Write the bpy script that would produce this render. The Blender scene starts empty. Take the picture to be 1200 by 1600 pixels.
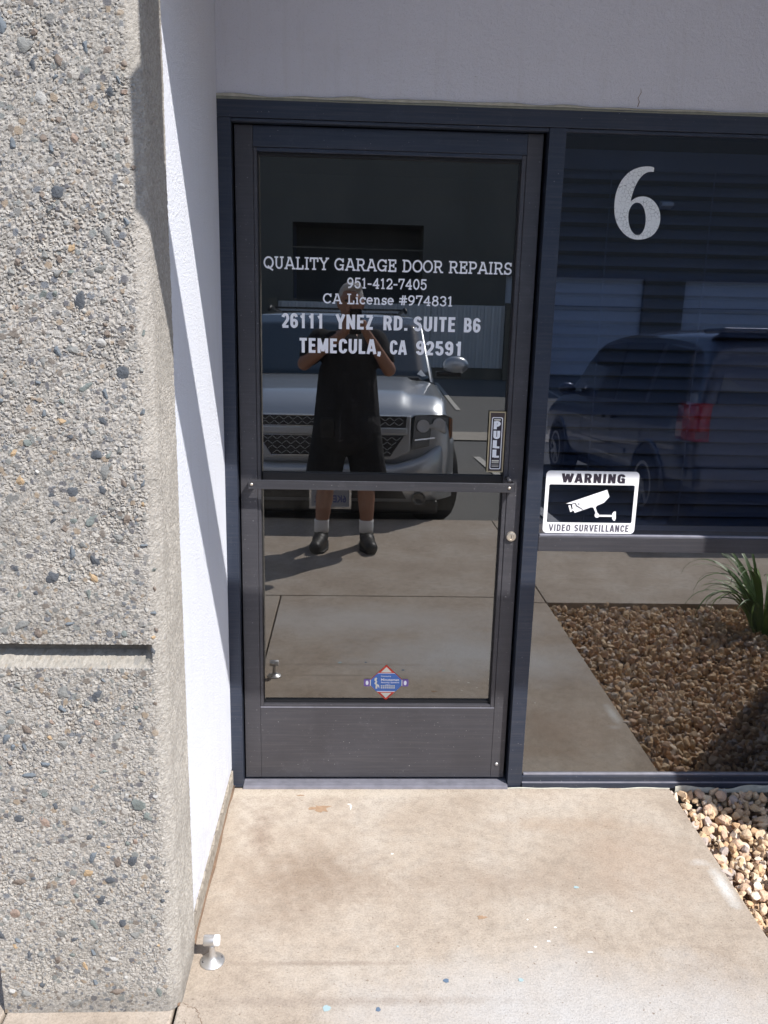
import bpy, math, random
import numpy as np
from mathutils import Vector, Matrix, noise as mnoise

random.seed(7); rng = np.random.default_rng(11)
scene = bpy.context.scene
COL = scene.collection
R = math.radians

# ------------------------------------------------------------------ camera, world, sun, exposure
yaw, pit, rol = 0.0418, 0.2383, 0.0235
CAM = Vector((0.3578, -2.5728, 1.6176))
F = Vector((math.sin(yaw)*math.cos(pit), math.cos(yaw)*math.cos(pit), -math.sin(pit)))
R0 = Vector((math.cos(yaw), -math.sin(yaw), 0)); U0 = R0.cross(F)
RX = math.cos(rol)*R0 + math.sin(rol)*U0
UX = -math.sin(rol)*R0 + math.cos(rol)*U0
cd = bpy.data.cameras.new('camera'); cam = bpy.data.objects.new('camera', cd); COL.objects.link(cam)
cam.matrix_world = Matrix(((RX.x, UX.x, -F.x, CAM.x), (RX.y, UX.y, -F.y, CAM.y), (RX.z, UX.z, -F.z, CAM.z), (0, 0, 0, 1)))
cd.sensor_fit = 'VERTICAL'; cd.sensor_height = 36; cd.lens = 1287.5/1600*36
cd.clip_start = 0.004; cd.clip_end = 2000
scene.camera = cam

SUN = Vector((.90, -1.0, 1.50)).normalized()           # direction towards the sun
w = bpy.data.worlds.new('World'); scene.world = w; w.use_nodes = True
nt = w.node_tree; bg = nt.nodes['Background']
sky = nt.nodes.new('ShaderNodeTexSky'); sky.sky_type = 'NISHITA'; sky.sun_disc = False
sky.sun_elevation = math.asin(SUN.z); sky.sun_rotation = math.atan2(SUN.x, SUN.y)
sky.air_density = 1.0; sky.dust_density = 0.6; sky.ozone_density = 1.5
nt.links.new(sky.outputs[0], bg.inputs[0]); bg.inputs[1].default_value = 0.15
ld = bpy.data.lights.new('sun', 'SUN'); ld.energy = 4.7; ld.angle = R(0.5); ld.color = (1.0, 0.965, 0.92)
sun = bpy.data.objects.new('sun', ld); COL.objects.link(sun)
sun.rotation_euler = SUN.to_track_quat('Z', 'Y').to_euler(); sun.location = (6, -6, 12)
scene.view_settings.view_transform = 'Standard'; scene.view_settings.look = 'None'
scene.view_settings.gamma = 1; scene.view_settings.use_curve_mapping = False
scene.view_settings.exposure = 0.54
scene.render.engine = 'CYCLES'
scene.cycles.max_bounces = 10; scene.cycles.transparent_max_bounces = 16

# ------------------------------------------------------------------ materials
class N:
    """small node helper"""
    def __init__(s, name):
        s.m = bpy.data.materials.new(name); s.m.use_nodes = True; s.t = s.m.node_tree
        s.b = s.t.nodes['Principled BSDF']; s.o = s.t.nodes['Material Output']; s._p = None
    def new(s, ty, **k):
        n = s.t.nodes.new(ty)
        for a, v in k.items(): setattr(n, a, v)
        return n
    def link(s, a, b): s.t.links.new(a, b)
    @property
    def pos(s):
        if s._p is None: s._p = s.new('ShaderNodeNewGeometry').outputs['Position']
        return s._p
    def noise(s, scale, detail=3, rough=.55, vec=None, dist=0):
        n = s.new('ShaderNodeTexNoise'); n.inputs['Scale'].default_value = scale
        n.inputs['Detail'].default_value = detail; n.inputs['Roughness'].default_value = rough
        n.inputs['Distortion'].default_value = dist
        s.link(vec if vec is not None else s.pos, n.inputs['Vector']); return n.outputs['Fac']
    def vor(s, scale, feature='F1', vec=None):
        n = s.new('ShaderNodeTexVoronoi', feature=feature); n.inputs['Scale'].default_value = scale
        s.link(vec if vec is not None else s.pos, n.inputs['Vector']); return n
    def ramp(s, fac, stops):
        n = s.new('ShaderNodeValToRGB'); e = n.color_ramp.elements
        while len(e) < len(stops): e.new(.5)
        for k, (p, c) in enumerate(stops):
            e[k].position = p; c = c if hasattr(c, '__len__') else (c, c, c); e[k].color = (*c, 1)
        s.link(fac, n.inputs[0]); return n.outputs[0]
    def mix(s, fac, a, b, mode='MIX'):
        n = s.new('ShaderNodeMix', data_type='RGBA', blend_type=mode)
        for v, i in ((fac, 0), (a, 6), (b, 7)):
            if isinstance(v, (int, float)): n.inputs[i].default_value = v if i == 0 else (v, v, v, 1)
            elif isinstance(v, tuple): n.inputs[i].default_value = (*v, 1)
            else: s.link(v, n.inputs[i])
        return n.outputs[2]
    def math(s, op, a, b=0.0, c=None, clamp=False):
        n = s.new('ShaderNodeMath', operation=op, use_clamp=clamp)
        for i, v in enumerate((a, b) if c is None else (a, b, c)):
            if isinstance(v, (int, float)): n.inputs[i].default_value = v
            else: s.link(v, n.inputs[i])
        return n.outputs[0]
    def bump(s, h, dist=.002, strength=1.0, prev=None):
        n = s.new('ShaderNodeBump'); n.inputs['Distance'].default_value = dist; n.inputs['Strength'].default_value = strength
        s.link(h, n.inputs['Height'])
        if prev is not None: s.link(prev, n.inputs['Normal'])
        return n.outputs[0]
    def set(s, color=None, rough=None, metal=None, normal=None, spec=None, coat=None):
        for v, k in ((color, 'Base Color'), (rough, 'Roughness'), (metal, 'Metallic'), (normal, 'Normal'), (spec, 'Specular IOR Level'), (coat, 'Coat Weight')):
            if v is None: continue
            i = s.b.inputs[k]
            if isinstance(v, tuple): i.default_value = (*v, 1)
            elif isinstance(v, (int, float)): i.default_value = v
            else: s.link(v, i)
        return s.m
    def spot(s, cx, cy, rx, ry, soft=.5, nscale=14, namp=.6):
        """irregular patch mask around (cx,cy) on the ground, world metres"""
        sp = s.new('ShaderNodeSeparateXYZ'); s.link(s.pos, sp.inputs[0])
        dx = s.math('DIVIDE', s.math('SUBTRACT', sp.outputs[0], cx), rx)
        dy = s.math('DIVIDE', s.math('SUBTRACT', sp.outputs[1], cy), ry)
        d = s.math('SQRT', s.math('ADD', s.math('MULTIPLY', dx, dx), s.math('MULTIPLY', dy, dy)))
        d = s.math('ADD', d, s.math('MULTIPLY', s.math('SUBTRACT', s.noise(nscale, 5, .65), .5), namp*2))
        return s.math('DIVIDE', s.math('SUBTRACT', 1.0, d), soft, clamp=True)

def simple(name, color, rough=.5, metal=0., var=.12, scale=6., bump=0., bscale=80., spec=None, coat=None):
    n = N(name)
    f = n.noise(scale, 4)
    c = n.mix(f, tuple(x*(1-var) for x in color), tuple(min(1, x*(1+var)) for x in color))
    nb = n.bump(n.noise(bscale, 4), bump) if bump else None
    r = n.math('ADD', n.math('MULTIPLY', n.noise(scale*2.3, 3), .16), rough-.08)
    return n.set(c, r, metal, nb, spec, coat)

def stucco_mat(name, col, dirt=True):
    n = N(name)
    g = n.noise(420, 3, .6); g2 = n.noise(120, 4, .6); big = n.noise(2.2, 4)
    pits = n.ramp(n.noise(300, 2, .5), [(.60, 0), (.72, 1)])
    c = n.mix(big, tuple(x*.95 for x in col), tuple(min(1, x*1.03) for x in col))
    c = n.mix(n.math('MULTIPLY', pits, .35), c, tuple(x*.62 for x in col))
    if dirt:
        sp = n.new('ShaderNodeSeparateXYZ'); n.link(n.pos, sp.inputs[0])
        streak = n.new('ShaderNodeMapping'); streak.inputs['Scale'].default_value = (9, 9, .8); n.link(n.pos, streak.inputs[0])
        st = n.ramp(n.noise(3, 5, .6, streak.outputs[0]), [(.55, 0), (.8, 1)])
        c = n.mix(n.math('MULTIPLY', st, .16), c, (.45, .43, .40))
        c = n.mix(n.math('MULTIPLY', n.ramp(n.noise(5.5, 6, .7), [(.56, 0), (.68, 1)]), .10), c, (.60, .60, .62))
        low = n.math('MULTIPLY', n.math('SUBTRACT', 1.0, n.math('DIVIDE', sp.outputs[2], .32), clamp=True), n.ramp(n.noise(34, 6, .75), [(.42, 0), (.66, 1)]))
        c = n.mix(n.math('MULTIPLY', low, .45), c, (.42, .38, .33))
    h = n.math('ADD', n.math('MULTIPLY', g, .6), g2)
    return n.set(c, .92, 0, n.bump(h, .0035, .9), .25)
M = {}
M['white_stucco'] = stucco_mat('white_stucco', (.76, .785, .86))
M['header_stucco'] = stucco_mat('header_stucco', (.74, .765, .86))
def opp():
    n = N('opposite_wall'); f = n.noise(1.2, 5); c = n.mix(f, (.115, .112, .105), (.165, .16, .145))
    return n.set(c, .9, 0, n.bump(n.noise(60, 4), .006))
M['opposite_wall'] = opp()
M['bare_base'] = (lambda n: n.set(n.ramp(n.noise(60, 6, .7), [(.3, (.16, .14, .12)), (.5, (.36, .32, .27)), (.7, (.47, .43, .37))]), .95, 0, n.bump(n.noise(150, 5, .7), .006)))(N('bare_base'))

def concrete(name, slab=False):
    n = N(name)
    a = n.ramp(n.noise(3.1, 7, .62), [(.32, (.36, .295, .235)), (.5, (.415, .35, .285)), (.68, (.46, .405, .345))])
    fine = n.noise(240, 4, .7)
    mott = n.ramp(n.noise(26, 8, .78), [(.34, .62), (.56, 1.04)])
    c = n.mix(.55, a, n.mix(1.0, a, mott, 'MULTIPLY'))
    c = n.mix(n.ramp(fine, [(.62, 0), (.75, .5)]), c, (.24, .19, .15))
    c = n.mix(n.ramp(n.vor(95).outputs['Distance'], [(.05, .5), (.12, 0)]), c, (.13, .11, .10)) if False else c
    if slab:
        # pale grey worn area, brown damp stain, rust and efflorescence: all fixed marks on the slab
        c = n.mix(n.math('MULTIPLY', n.spot(.95, -1.05, .75, .34, .9, 5, .55), 1.0), c, (.475, .46, .445))
        c = n.mix(n.math('MULTIPLY', n.spot(.45, -1.5, 1.2, .30, .8, 5, .5), .7), c, (.49, .465, .44))
        c = n.mix(n.math('MULTIPLY', n.spot(.25, -.46, .25, .18, .9, 24, .8), .62), c, (.21, .15, .105))
        c = n.mix(n.math('MULTIPLY', n.spot(.10, -.64, .22, .10, .9, 30, .8), .4), c, (.24, .185, .14))
        c = n.mix(n.math('MULTIPLY', n.spot(.09, -.26, .05, .17, .9, 26, .7), .55), c, (.23, .17, .13))
        c = n.mix(n.math('MULTIPLY', n.spot(.85, -.50, .55, .10, .9, 16, .8), .42), c, (.27, .205, .155))
        c = n.mix(n.math('MULTIPLY', n.spot(1.05, -.22, .3, .05, .9, 20, .8), .4), c, (.34, .25, .18))
        c = n.mix(n.math('MULTIPLY', n.spot(1.25, -.40, .25, .25, .9, 9, .8), .4), c, (.37, .27, .20))
        c = n.mix(n.math('MULTIPLY', n.spot(.30, -.80, .30, .012, .8, 40, .8), .55), c, (.25, .2, .16))
        c = n.mix(n.math('MULTIPLY', n.spot(.35, -.92, .55, .02, .8, 30, .8), .45), c, (.27, .22, .18))
        # dark dots and pits
        pit = n.ramp(n.noise(95, 2, .5), [(.69, 0), (.73, .75)])
        c = n.mix(pit, c, (.20, .15, .11))
        c = n.mix(n.math('MULTIPLY', n.spot(1.468, -.52, .026, .11, .8, 26, .65), .7), c, (.66, .66, .64))
        c = n.mix(n.math('MULTIPLY', n.spot(1.44, -.41, .035, .022, .8, 40, .6), .4), c, (.62, .61, .59))
        c = n.mix(n.math('MULTIPLY', n.spot(.2, -.04, .9, .03, .9, 60, .9), .55), c, (.52, .46, .38))
    c = n.mix(1.0, c, n.ramp(n.noise(170, 8, .85), [(.36, .66), (.5, 1.0), (.64, 1.10)]), 'MULTIPLY')
    nb = n.bump(n.math('ADD', fine, n.math('MULTIPLY', n.noise(40, 5, .6), 1.2)), .0016)
    return n.set(c, .88, 0, nb, .3)
M['slab'] = concrete('entry_concrete', True)
M['walk'] = concrete('walk_concrete')
def asphalt():
    n = N('asphalt'); g = n.noise(90, 4, .75); b = n.noise(1.1, 5)
    c = n.mix(b, (.075, .075, .073), (.13, .128, .12)); c = n.mix(n.ramp(g, [(.42, 0), (.62, 1)]), c, (.23, .225, .215))
    cr = n.ramp(n.vor(.45, 'DISTANCE_TO_EDGE', n.new('ShaderNodeVectorMath').outputs[0]).outputs['Distance'], [(0, 0), (.01, 1)]) if False else None
    return n.set(c, .93, 0, n.bump(g, .006))
M['asphalt'] = asphalt()
M['gutter'] = simple('gutter_concrete', (.42, .38, .32), .9, 0, .2, 3, .002, 60)
M['stripe_paint'] = simple('worn_line_paint', (.55, .53, .48), .8, 0, .25, 12)
M['soil'] = simple('soil', (.20, .13, .085), .95, 0, .3, 20, .01, 60)

def bronze(name, base=(.046, .045, .050), rough=.42, scratch=True):
    n = N(name)
    mp = n.new('ShaderNodeMapping'); mp.inputs['Scale'].default_value = (1, 1, 34); n.link(n.pos, mp.inputs[0])
    st = n.noise(4.0, 5, .65, mp.outputs[0]); bl = n.noise(5, 5, .6)
    c = n.mix(bl, tuple(x*.75 for x in base), tuple(x*1.35 for x in base))
    c = n.mix(n.math('MULTIPLY', n.ramp(st, [(.45, 0), (.75, 1)]), .35), c, (.115, .11, .115))
    c = n.mix(n.ramp(n.noise(190, 2, .4), [(.735, 0), (.76, .55)]), c, (.45, .45, .45)) if scratch else c
    c = n.mix(n.math('MULTIPLY', n.ramp(n.noise(16, 8, .8), [(.56, 0), (.70, 1)]), .22), c, (.16, .16, .18))
    r = n.math('ADD', n.math('MULTIPLY', bl, .25), rough-.12)
    return n.set(c, r, .35, n.bump(st, .0004), .6)
M['bronze'] = bronze('dark_bronze_aluminium', (.028, .037, .060))
M['bronze_door'] = bronze('brown_bronze_aluminium', (.056, .055, .064), .46)
M['bronze_bar'] = bronze('push_bar_aluminium', (.045, .045, .052), .36)
M['chalked'] = simple('chalked_aluminium', (.24, .24, .28), .5, .3, .35, 30)
M['black_rubber'] = simple('black_rubber', (.010, .010, .012), .6, 0, .2)
M['caulk'] = simple('grey_green_caulk', (.23, .24, .20), .8, 0, .35, 40, .002, 90)
M['caulk_light'] = simple('pale_caulk', (.50, .49, .42), .8, 0, .35, 40, .002, 90)
M['brushed'] = simple('brushed_steel', (.62, .61, .60), .42, .85, .10, 60)
M['rubber_white'] = simple('white_rubber', (.80, .80, .80), .55, 0, .04)
M['brass'] = simple('worn_nickel', (.58, .52, .44), .38, .75, .2, 60)
M['vinyl'] = simple('white_vinyl', (.92, .93, .97), .55, 0, .03)
M['sign_white'] = simple('sign_white', (.86, .86, .87), .5, 0, .02)
M['sign_black'] = simple('sign_black', (.03, .022, .035), .5, 0, .05)
M['sign_grey'] = simple('sign_grey', (.10, .09, .12), .5, 0, .05)
M['gold'] = simple('faded_gold', (.52, .44, .28), .45, .3, .2, 60)
M['label_brown'] = simple('faded_brown_label', (.07, .05, .045), .5, 0, .3, 80)
M['red'] = simple('sticker_red', (.62, .05, .03), .5, 0, .1, 60)
M['blue'] = simple('sticker_blue', (.07, .18, .52), .5, 0, .2, 90)
M['purple'] = simple('sticker_purple', (.20, .12, .40), .5, 0, .1, 60)
M['cream'] = simple('sticker_cream', (.74, .72, .62), .5, 0, .1, 60)
M['blind'] = simple('blind_slat', (.32, .36, .46), .5, 0, .06, 8)
M['carpet'] = simple('carpet', (.10, .09, .08), .95, 0, .3, 60)
M['interior'] = simple('interior_paint', (.30, .29, .27), .9, 0, .1, 2)
M['door_white'] = simple('roll_door_white', (.55, .60, .70), .55, 0, .05, 3)
M['trim_blue'] = simple('blue_grey_trim', (.10, .14, .24), .5, 0, .1, 3)
M['sheet'] = simple('sheet_metal', (.56, .58, .61), .5, .2, .15, 2)
M['block'] = simple('block_wall', (.16, .145, .12), .9, 0, .3, 12, .004, 40)
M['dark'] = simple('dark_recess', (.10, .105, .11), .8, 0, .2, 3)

def crackle():
    n = N('crackled_silver_vinyl')
    mp = n.new('ShaderNodeMapping'); mp.inputs['Scale'].default_value = (1.0, 1, 1.0); n.link(n.pos, mp.inputs[0])
    wob = n.new('ShaderNodeVectorMath', operation='ADD'); n.link(mp.outputs[0], wob.inputs[0])
    nz = n.new('ShaderNodeTexNoise'); nz.inputs['Scale'].default_value = 90; n.link(n.pos, nz.inputs['Vector'])
    sc = n.new('ShaderNodeVectorMath', operation='SCALE'); n.link(nz.outputs['Color'], sc.inputs[0]); sc.inputs[3].default_value = .008
    n.link(sc.outputs[0], wob.inputs[1])
    e = n.vor(95, 'DISTANCE_TO_EDGE', wob.outputs[0]).outputs['Distance']
    line = n.ramp(e, [(0.0, 1), (.045, 0)])
    patch = n.ramp(n.noise(38, 2), [(.40, .15), (.62, 1)])
    return n.set(n.mix(n.math('MULTIPLY', line, patch), (.80, .82, .82), (.06, .06, .08)), .5, .1)
M['six'] = crackle()

def glass(front, tint, refl, name, gcol=(1, 1, 1), dust_k=.03):
    n = N(name)
    tr = n.new('ShaderNodeBsdfTransparent'); tr.inputs[0].default_value = (*tint, 1)
    if not front:
        n.link(tr.outputs[0], n.o.inputs[0]); return n.m
    gl = n.new('ShaderNodeBsdfGlossy'); gl.inputs['Roughness'].default_value = 0.0; gl.inputs[0].default_value = (*gcol, 1)
    dust = n.new('ShaderNodeBsdfDiffuse'); dust.inputs[0].default_value = (.35, .33, .30, 1)
    mp = n.new('ShaderNodeMapping'); mp.inputs['Scale'].default_value = (1, 1, .35); n.link(n.pos, mp.inputs[0])
    dm = n.math('MULTIPLY', n.ramp(n.noise(7, 7, .72, mp.outputs[0]), [(.42, .12), (.74, 1)]), dust_k*1.6)
    # faint waviness of tempered glass
    bump = n.bump(n.noise(1.6, 1, .3), .0006, .5); n.link(bump, gl.inputs['Normal'])
    lw = n.new('ShaderNodeFresnel'); lw.inputs['IOR'].default_value = 1.5
    fac = n.math('ADD', n.math('MULTIPLY', lw.outputs[0], .8), refl, clamp=True)
    m1 = n.new('ShaderNodeMixShader'); n.link(dm, m1.inputs[0]); n.link(tr.outputs[0], m1.inputs[1]); n.link(dust.outputs[0], m1.inputs[2])
    m2 = n.new('ShaderNodeMixShader'); n.link(fac, m2.inputs[0]); n.link(m1.outputs[0], m2.inputs[1]); n.link(gl.outputs[0], m2.inputs[2])
    n.link(m2.outputs[0], n.o.inputs[0]); return n.m
M['door_glass'] = glass(True, (.42, .41, .38), .185, 'door_glass')
M['window_glass'] = glass(True, (.53, .58, .70), .115, 'window_glass', (.88, .93, 1.10), .012)
M['lower_glass'] = glass(True, (.45, .45, .42), .20, 'lower_window_glass', (1, 1, 1), .05)
M['glass_edge'] = glass(False, (.6, .6, .6), 0, 'glass_edge')

# car materials
def paint(name, col, metal=.6, rough=.32):
    n = N(name); f = n.noise(700, 1)
    return n.set(n.mix(f, tuple(x*.9 for x in col), tuple(x*1.1 for x in col)), rough, metal, None, .5, 1.0)
M['silver'] = paint('grey_blue_metallic', (.52, .55, .58))
M['silver_low'] = paint('bumper_paint', (.48, .50, .52), .5, .36)
M['navy'] = paint('dark_blue_metallic', (.055, .066, .095), .4)
M['car_glass'] = simple('car_glass', (.012, .02, .026), .04, 0, .05, spec=1.0, coat=1.0)
M['chrome'] = simple('chrome', (.75, .77, .80), .12, 1, .02)
M['black_plastic'] = simple('black_plastic', (.012, .012, .013), .45, 0, .1)
M['lens'] = simple('headlight_lens', (.035, .04, .042), .07, .2, .1, coat=1.0)
M['amber'] = simple('amber_lens', (.35, .12, .03), .15, 0, .1, coat=1.0)
M['tail_red'] = simple('tail_lamp_red', (.42, .012, .012), .14, 0, .1, 20, coat=1.0)
M['tail_dark'] = simple('tail_lamp_dark', (.16, .006, .008), .14, 0, .1, 20, coat=1.0)
M['tyre'] = simple('tyre', (.018, .018, .018), .85, 0, .2, 20, .003, 60)
M['alloy'] = simple('alloy', (.55, .55, .56), .3, .9, .05)
M['plate'] = simple('plate_white', (.30, .31, .34), .5, 0, .04)
M['plate_blue'] = simple('plate_blue', (.03, .05, .22), .5)
# person
M['skin'] = simple('skin', (.31, .155, .10), .55, 0, .12, 20, .0005, 120)
M['hair'] = simple('grey_hair', (.42, .40, .38), .8, 0, .3, 60, .004, 150)
M['shirt'] = simple('black_cotton', (.012, .012, .015), .95, 0, .2, 30, .03, 9)
M['shorts'] = simple('black_shorts', (.010, .010, .012), .9, 0, .2, 30, .03, 9)
M['sock'] = simple('white_sock', (.72, .72, .72), .9, 0, .08, 60, .002, 200)
M['shoe'] = simple('black_shoe', (.010, .010, .011), .5, 0, .2)
M['phone'] = simple('black_phone', (.006, .006, .008), .15, 0, .1)
M['leaf'] = simple('strap_leaf', (.09, .17, .028), .45, 0, .35, 9)
M['leaf_light'] = simple('strap_leaf_pale', (.20, .30, .06), .45, 0, .3, 9)

# ------------------------------------------------------------------ mesh helpers
class MB:
    def __init__(s): s.v = []; s.f = []; s.mi = []; s.k = 0
    def add(s, vs, fs, mi=0):
        o = len(s.v); s.v += [tuple(q) for q in vs]; s.f += [tuple(i+o for i in f) for f in fs]; s.mi += [mi]*len(fs); return s
    def box(s, x0, x1, y0, y1, z0, z1, mi=0):
        vs = [(x, y, z) for x in (x0, x1) for y in (y0, y1) for z in (z0, z1)]
        return s.add(vs, [(0, 1, 3, 2), (4, 6, 7, 5), (0, 4, 5, 1), (2, 3, 7, 6), (0, 2, 6, 4), (1, 5, 7, 3)], mi)
    def prism(s, pts, d0, d1, axis='y', mi=0):
        """polygon pts in the plane across axis, extruded d0..d1"""
        n = len(pts)
        mk = {'y': lambda p, d: (p[0], d, p[1]), 'z': lambda p, d: (p[0], p[1], d), 'x': lambda p, d: (d, p[0], p[1])}[axis]
        vs = [mk(p, d0) for p in pts] + [mk(p, d1) for p in pts]
        fs = [tuple(range(n)), tuple(range(2*n-1, n-1, -1))] + [(i, i+n, (i+1) % n+n, (i+1) % n) for i in range(n)]
        return s.add(vs, fs, mi)
    def ring_prism(s, outer, inner, d0, d1, axis='y'):
        n = len(outer)
        mk = {'y': lambda p, d: (p[0], d, p[1]), 'z': lambda p, d: (p[0], p[1], d), 'x': lambda p, d: (d, p[0], p[1])}[axis]
        vs = [mk(p, d0) for p in outer]+[mk(p, d0) for p in inner]+[mk(p, d1) for p in outer]+[mk(p, d1) for p in inner]
        fs = []
        for i in range(n):
            j = (i+1) % n
            fs += [(i, j, n+j, n+i), (2*n+i, 3*n+i, 3*n+j, 2*n+j), (i, 2*n+i, 2*n+j, j), (n+i, n+j, 3*n+j, 3*n+i)]
        return s.add(vs, fs)
    def lathe(s, prof, c=(0, 0, 0), axis='z', n=24, mi=0):
        vs = []; fs = []
        for (r, h) in prof:
            for k in range(n):
                a = 2*math.pi*k/n; x, y = r*math.cos(a), r*math.sin(a)
                p = {'z': (x, y, h), 'y': (x, h, y), 'x': (h, x, y)}[axis]
                vs.append((p[0]+c[0], p[1]+c[1], p[2]+c[2]))
        for i in range(len(prof)-1):
            for k in range(n):
                fs.append((i*n+k, i*n+(k+1) % n, (i+1)*n+(k+1) % n, (i+1)*n+k))
        fs.append(tuple(range(n))); fs.append(tuple(range((len(prof)-1)*n, len(prof)*n)))
        return s.add(vs, fs, mi)
    def tube(s, pts, r, n=8, mi=0):
        pts = [Vector(q) for q in pts]; rr = r if hasattr(r, '__len__') else [r]*len(pts)
        vs = []; up = Vector((0, 0, 1))
        for i, q in enumerate(pts):
            t = (pts[min(i+1, len(pts)-1)]-pts[max(i-1, 0)]).normalized()
            u = up if abs(t.dot(up)) < .95 else Vector((1, 0, 0))
            a = t.cross(u).normalized(); b = t.cross(a)
            for k in range(n):
                th = 2*math.pi*k/n; vs.append(q+rr[i]*(math.cos(th)*a+math.sin(th)*b))
        fs = [(i*n+k, i*n+(k+1) % n, (i+1)*n+(k+1) % n, (i+1)*n+k) for i in range(len(pts)-1) for k in range(n)]
        fs += [tuple(range(n)), tuple(range((len(pts)-1)*n, len(pts)*n))]
        return s.add(vs, fs, mi)
    def cap(s, a, b, ra, rb, n=12, rings=5):
        """tapered capsule"""
        a = Vector(a); b = Vector(b); t = (b-a).normalized(); L = (b-a).length
        u = Vector((0, 0, 1)) if abs(t.z) < .9 else Vector((1, 0, 0)); e1 = t.cross(u).normalized(); e2 = t.cross(e1)
        prof = [(-ra*math.cos(q), ra*math.sin(q)) for q in [math.pi/2*i/rings for i in range(rings+1)]]
        prof += [(L+rb*math.sin(q), rb*math.cos(q)) for q in [math.pi/2*i/rings for i in range(rings+1)]]
        vs = [a+t*h+max(r, 1e-4)*(math.cos(2*math.pi*k/n)*e1+math.sin(2*math.pi*k/n)*e2) for h, r in prof for k in range(n)]
        m = len(prof)
        fs = [(i*n+k, i*n+(k+1) % n, (i+1)*n+(k+1) % n, (i+1)*n+k) for i in range(m-1) for k in range(n)]
        fs += [tuple(range(n)), tuple(range((m-1)*n, m*n))]
        return s.add(vs, fs)
    def ell(s, c, r, n=16, m=10):
        vs = [(c[0]+r[0]*math.sin(math.pi*i/m)*math.cos(2*math.pi*k/n) if 0 < i < m else c[0]+1e-4*math.cos(2*math.pi*k/n),
               c[1]+r[1]*math.sin(math.pi*i/m)*math.sin(2*math.pi*k/n) if 0 < i < m else c[1]+1e-4*math.sin(2*math.pi*k/n),
               c[2]+r[2]*math.cos(math.pi*i/m)) for i in range(m+1) for k in range(n)]
        fs = [(i*n+k, i*n+(k+1) % n, (i+1)*n+(k+1) % n, (i+1)*n+k) for i in range(m) for k in range(n)]
        fs += [tuple(range(n)), tuple(range(m*n, (m+1)*n))]
        return s.add(vs, fs)
    def build(s, name, mats, parent=None, smooth=False, bevel=0, kind=None, loc=None):
        me = bpy.data.meshes.new(name); me.from_pydata(s.v, [], s.f)
        mats = mats if isinstance(mats, (list, tuple)) else [mats]
        for m in mats: me.materials.append(m)
        if len(mats) > 1: me.polygons.foreach_set('material_index', s.mi)
        import bmesh
        b = bmesh.new(); b.from_mesh(me); bmesh.ops.recalc_face_normals(b, faces=b.faces); b.to_mesh(me); b.free()
        if smooth: me.polygons.foreach_set('use_smooth', [True]*len(me.polygons))
        me.update()
        o = bpy.data.objects.new(name, me); COL.objects.link(o)
        if parent is not None: o.parent = parent
        if loc: o.location = loc
        if bevel:
            md = o.modifiers.new('bevel', 'BEVEL'); md.width = bevel; md.segments = 2; md.limit_method = 'ANGLE'
        if smooth == 'auto':
            for q in me.polygons: q.use_smooth = True
            me.set_sharp_from_angle(angle=R(35))
        if kind: o['kind'] = kind
        return o
def empty(name, loc=(0, 0, 0), label=None, cat=None, group=None, rot=(0, 0, 0)):
    o = bpy.data.objects.new(name, None); COL.objects.link(o); o.location = loc; o.rotation_euler = rot; o.empty_display_size = .1
    if label: o['label'] = label; o['category'] = cat
    if group: o['group'] = group
    return o
def tag(o, label, cat, group=None):
    o['label'] = label; o['category'] = cat
    if group: o['group'] = group
    return o
def inst(name, me, parent, loc=(0, 0, 0), rot=(0, 0, 0), scale=(1, 1, 1)):
    o = bpy.data.objects.new(name, me); COL.objects.link(o); o.parent = parent
    o.location = loc; o.rotation_euler = rot; o.scale = scale; return o
def remesh(o, vox, smooth=4):
    md = o.modifiers.new('remesh', 'REMESH'); md.mode = 'VOXEL'; md.voxel_size = vox; md.use_smooth_shade = True
    sm = o.modifiers.new('smooth', 'SMOOTH'); sm.factor = .6; sm.iterations = smooth

# ------------------------------------------------------------------ lettering
def font_text(name, txt, box, y, mat, parent, bold=0.0, depth=.0004):
    """box = (x0,x1,z0,z1) of the caps; the built-in face, fitted to the box, standing in the XZ plane facing -y"""
    cu = bpy.data.curves.new(name, 'FONT'); cu.body = txt; cu.offset = bold; cu.extrude = 0; cu.resolution_u = 4
    tmp = bpy.data.objects.new('tmp_text', cu); COL.objects.link(tmp)
    dg = bpy.context.evaluated_depsgraph_get(); dg.update()
    me = bpy.data.meshes.new_from_object(tmp.evaluated_get(dg)); bpy.data.objects.remove(tmp)
    n = len(me.vertices); co = np.empty(n*3); me.vertices.foreach_get('co', co); co = co.reshape(-1, 3)
    x0, x1 = co[:, 0].min(), co[:, 0].max()
    capt = .73
    lo = -bold; hi = capt+bold
    if not any(ch.isupper() or ch.isdigit() for ch in txt): lo, hi = co[:, 1].min(), co[:, 1].max()
    X = box[0]+(co[:, 0]-x0)/(x1-x0)*(box[1]-box[0]); Z = box[2]+(co[:, 1]-lo)/(hi-lo)*(box[3]-box[2])
    out = np.stack([X, np.full(n, y), Z], 1).astype(np.float32); me.vertices.foreach_set('co', out.ravel())
    me.materials.clear(); me.materials.append(mat); me.name = name
    me.flip_normals() if me.polygons and me.polygons[0].normal.y > 0 else None
    me.update()
    o = bpy.data.objects.new(name, me); COL.objects.link(o); o.parent = parent
    return o

def arc(cx, cy, rx, ry, a0, a1, n=10):
    return [(cx+rx*math.cos(R(a0+(a1-a0)*i/n)), cy+ry*math.sin(R(a0+(a1-a0)*i/n))) for i in range(n+1)]
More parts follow.
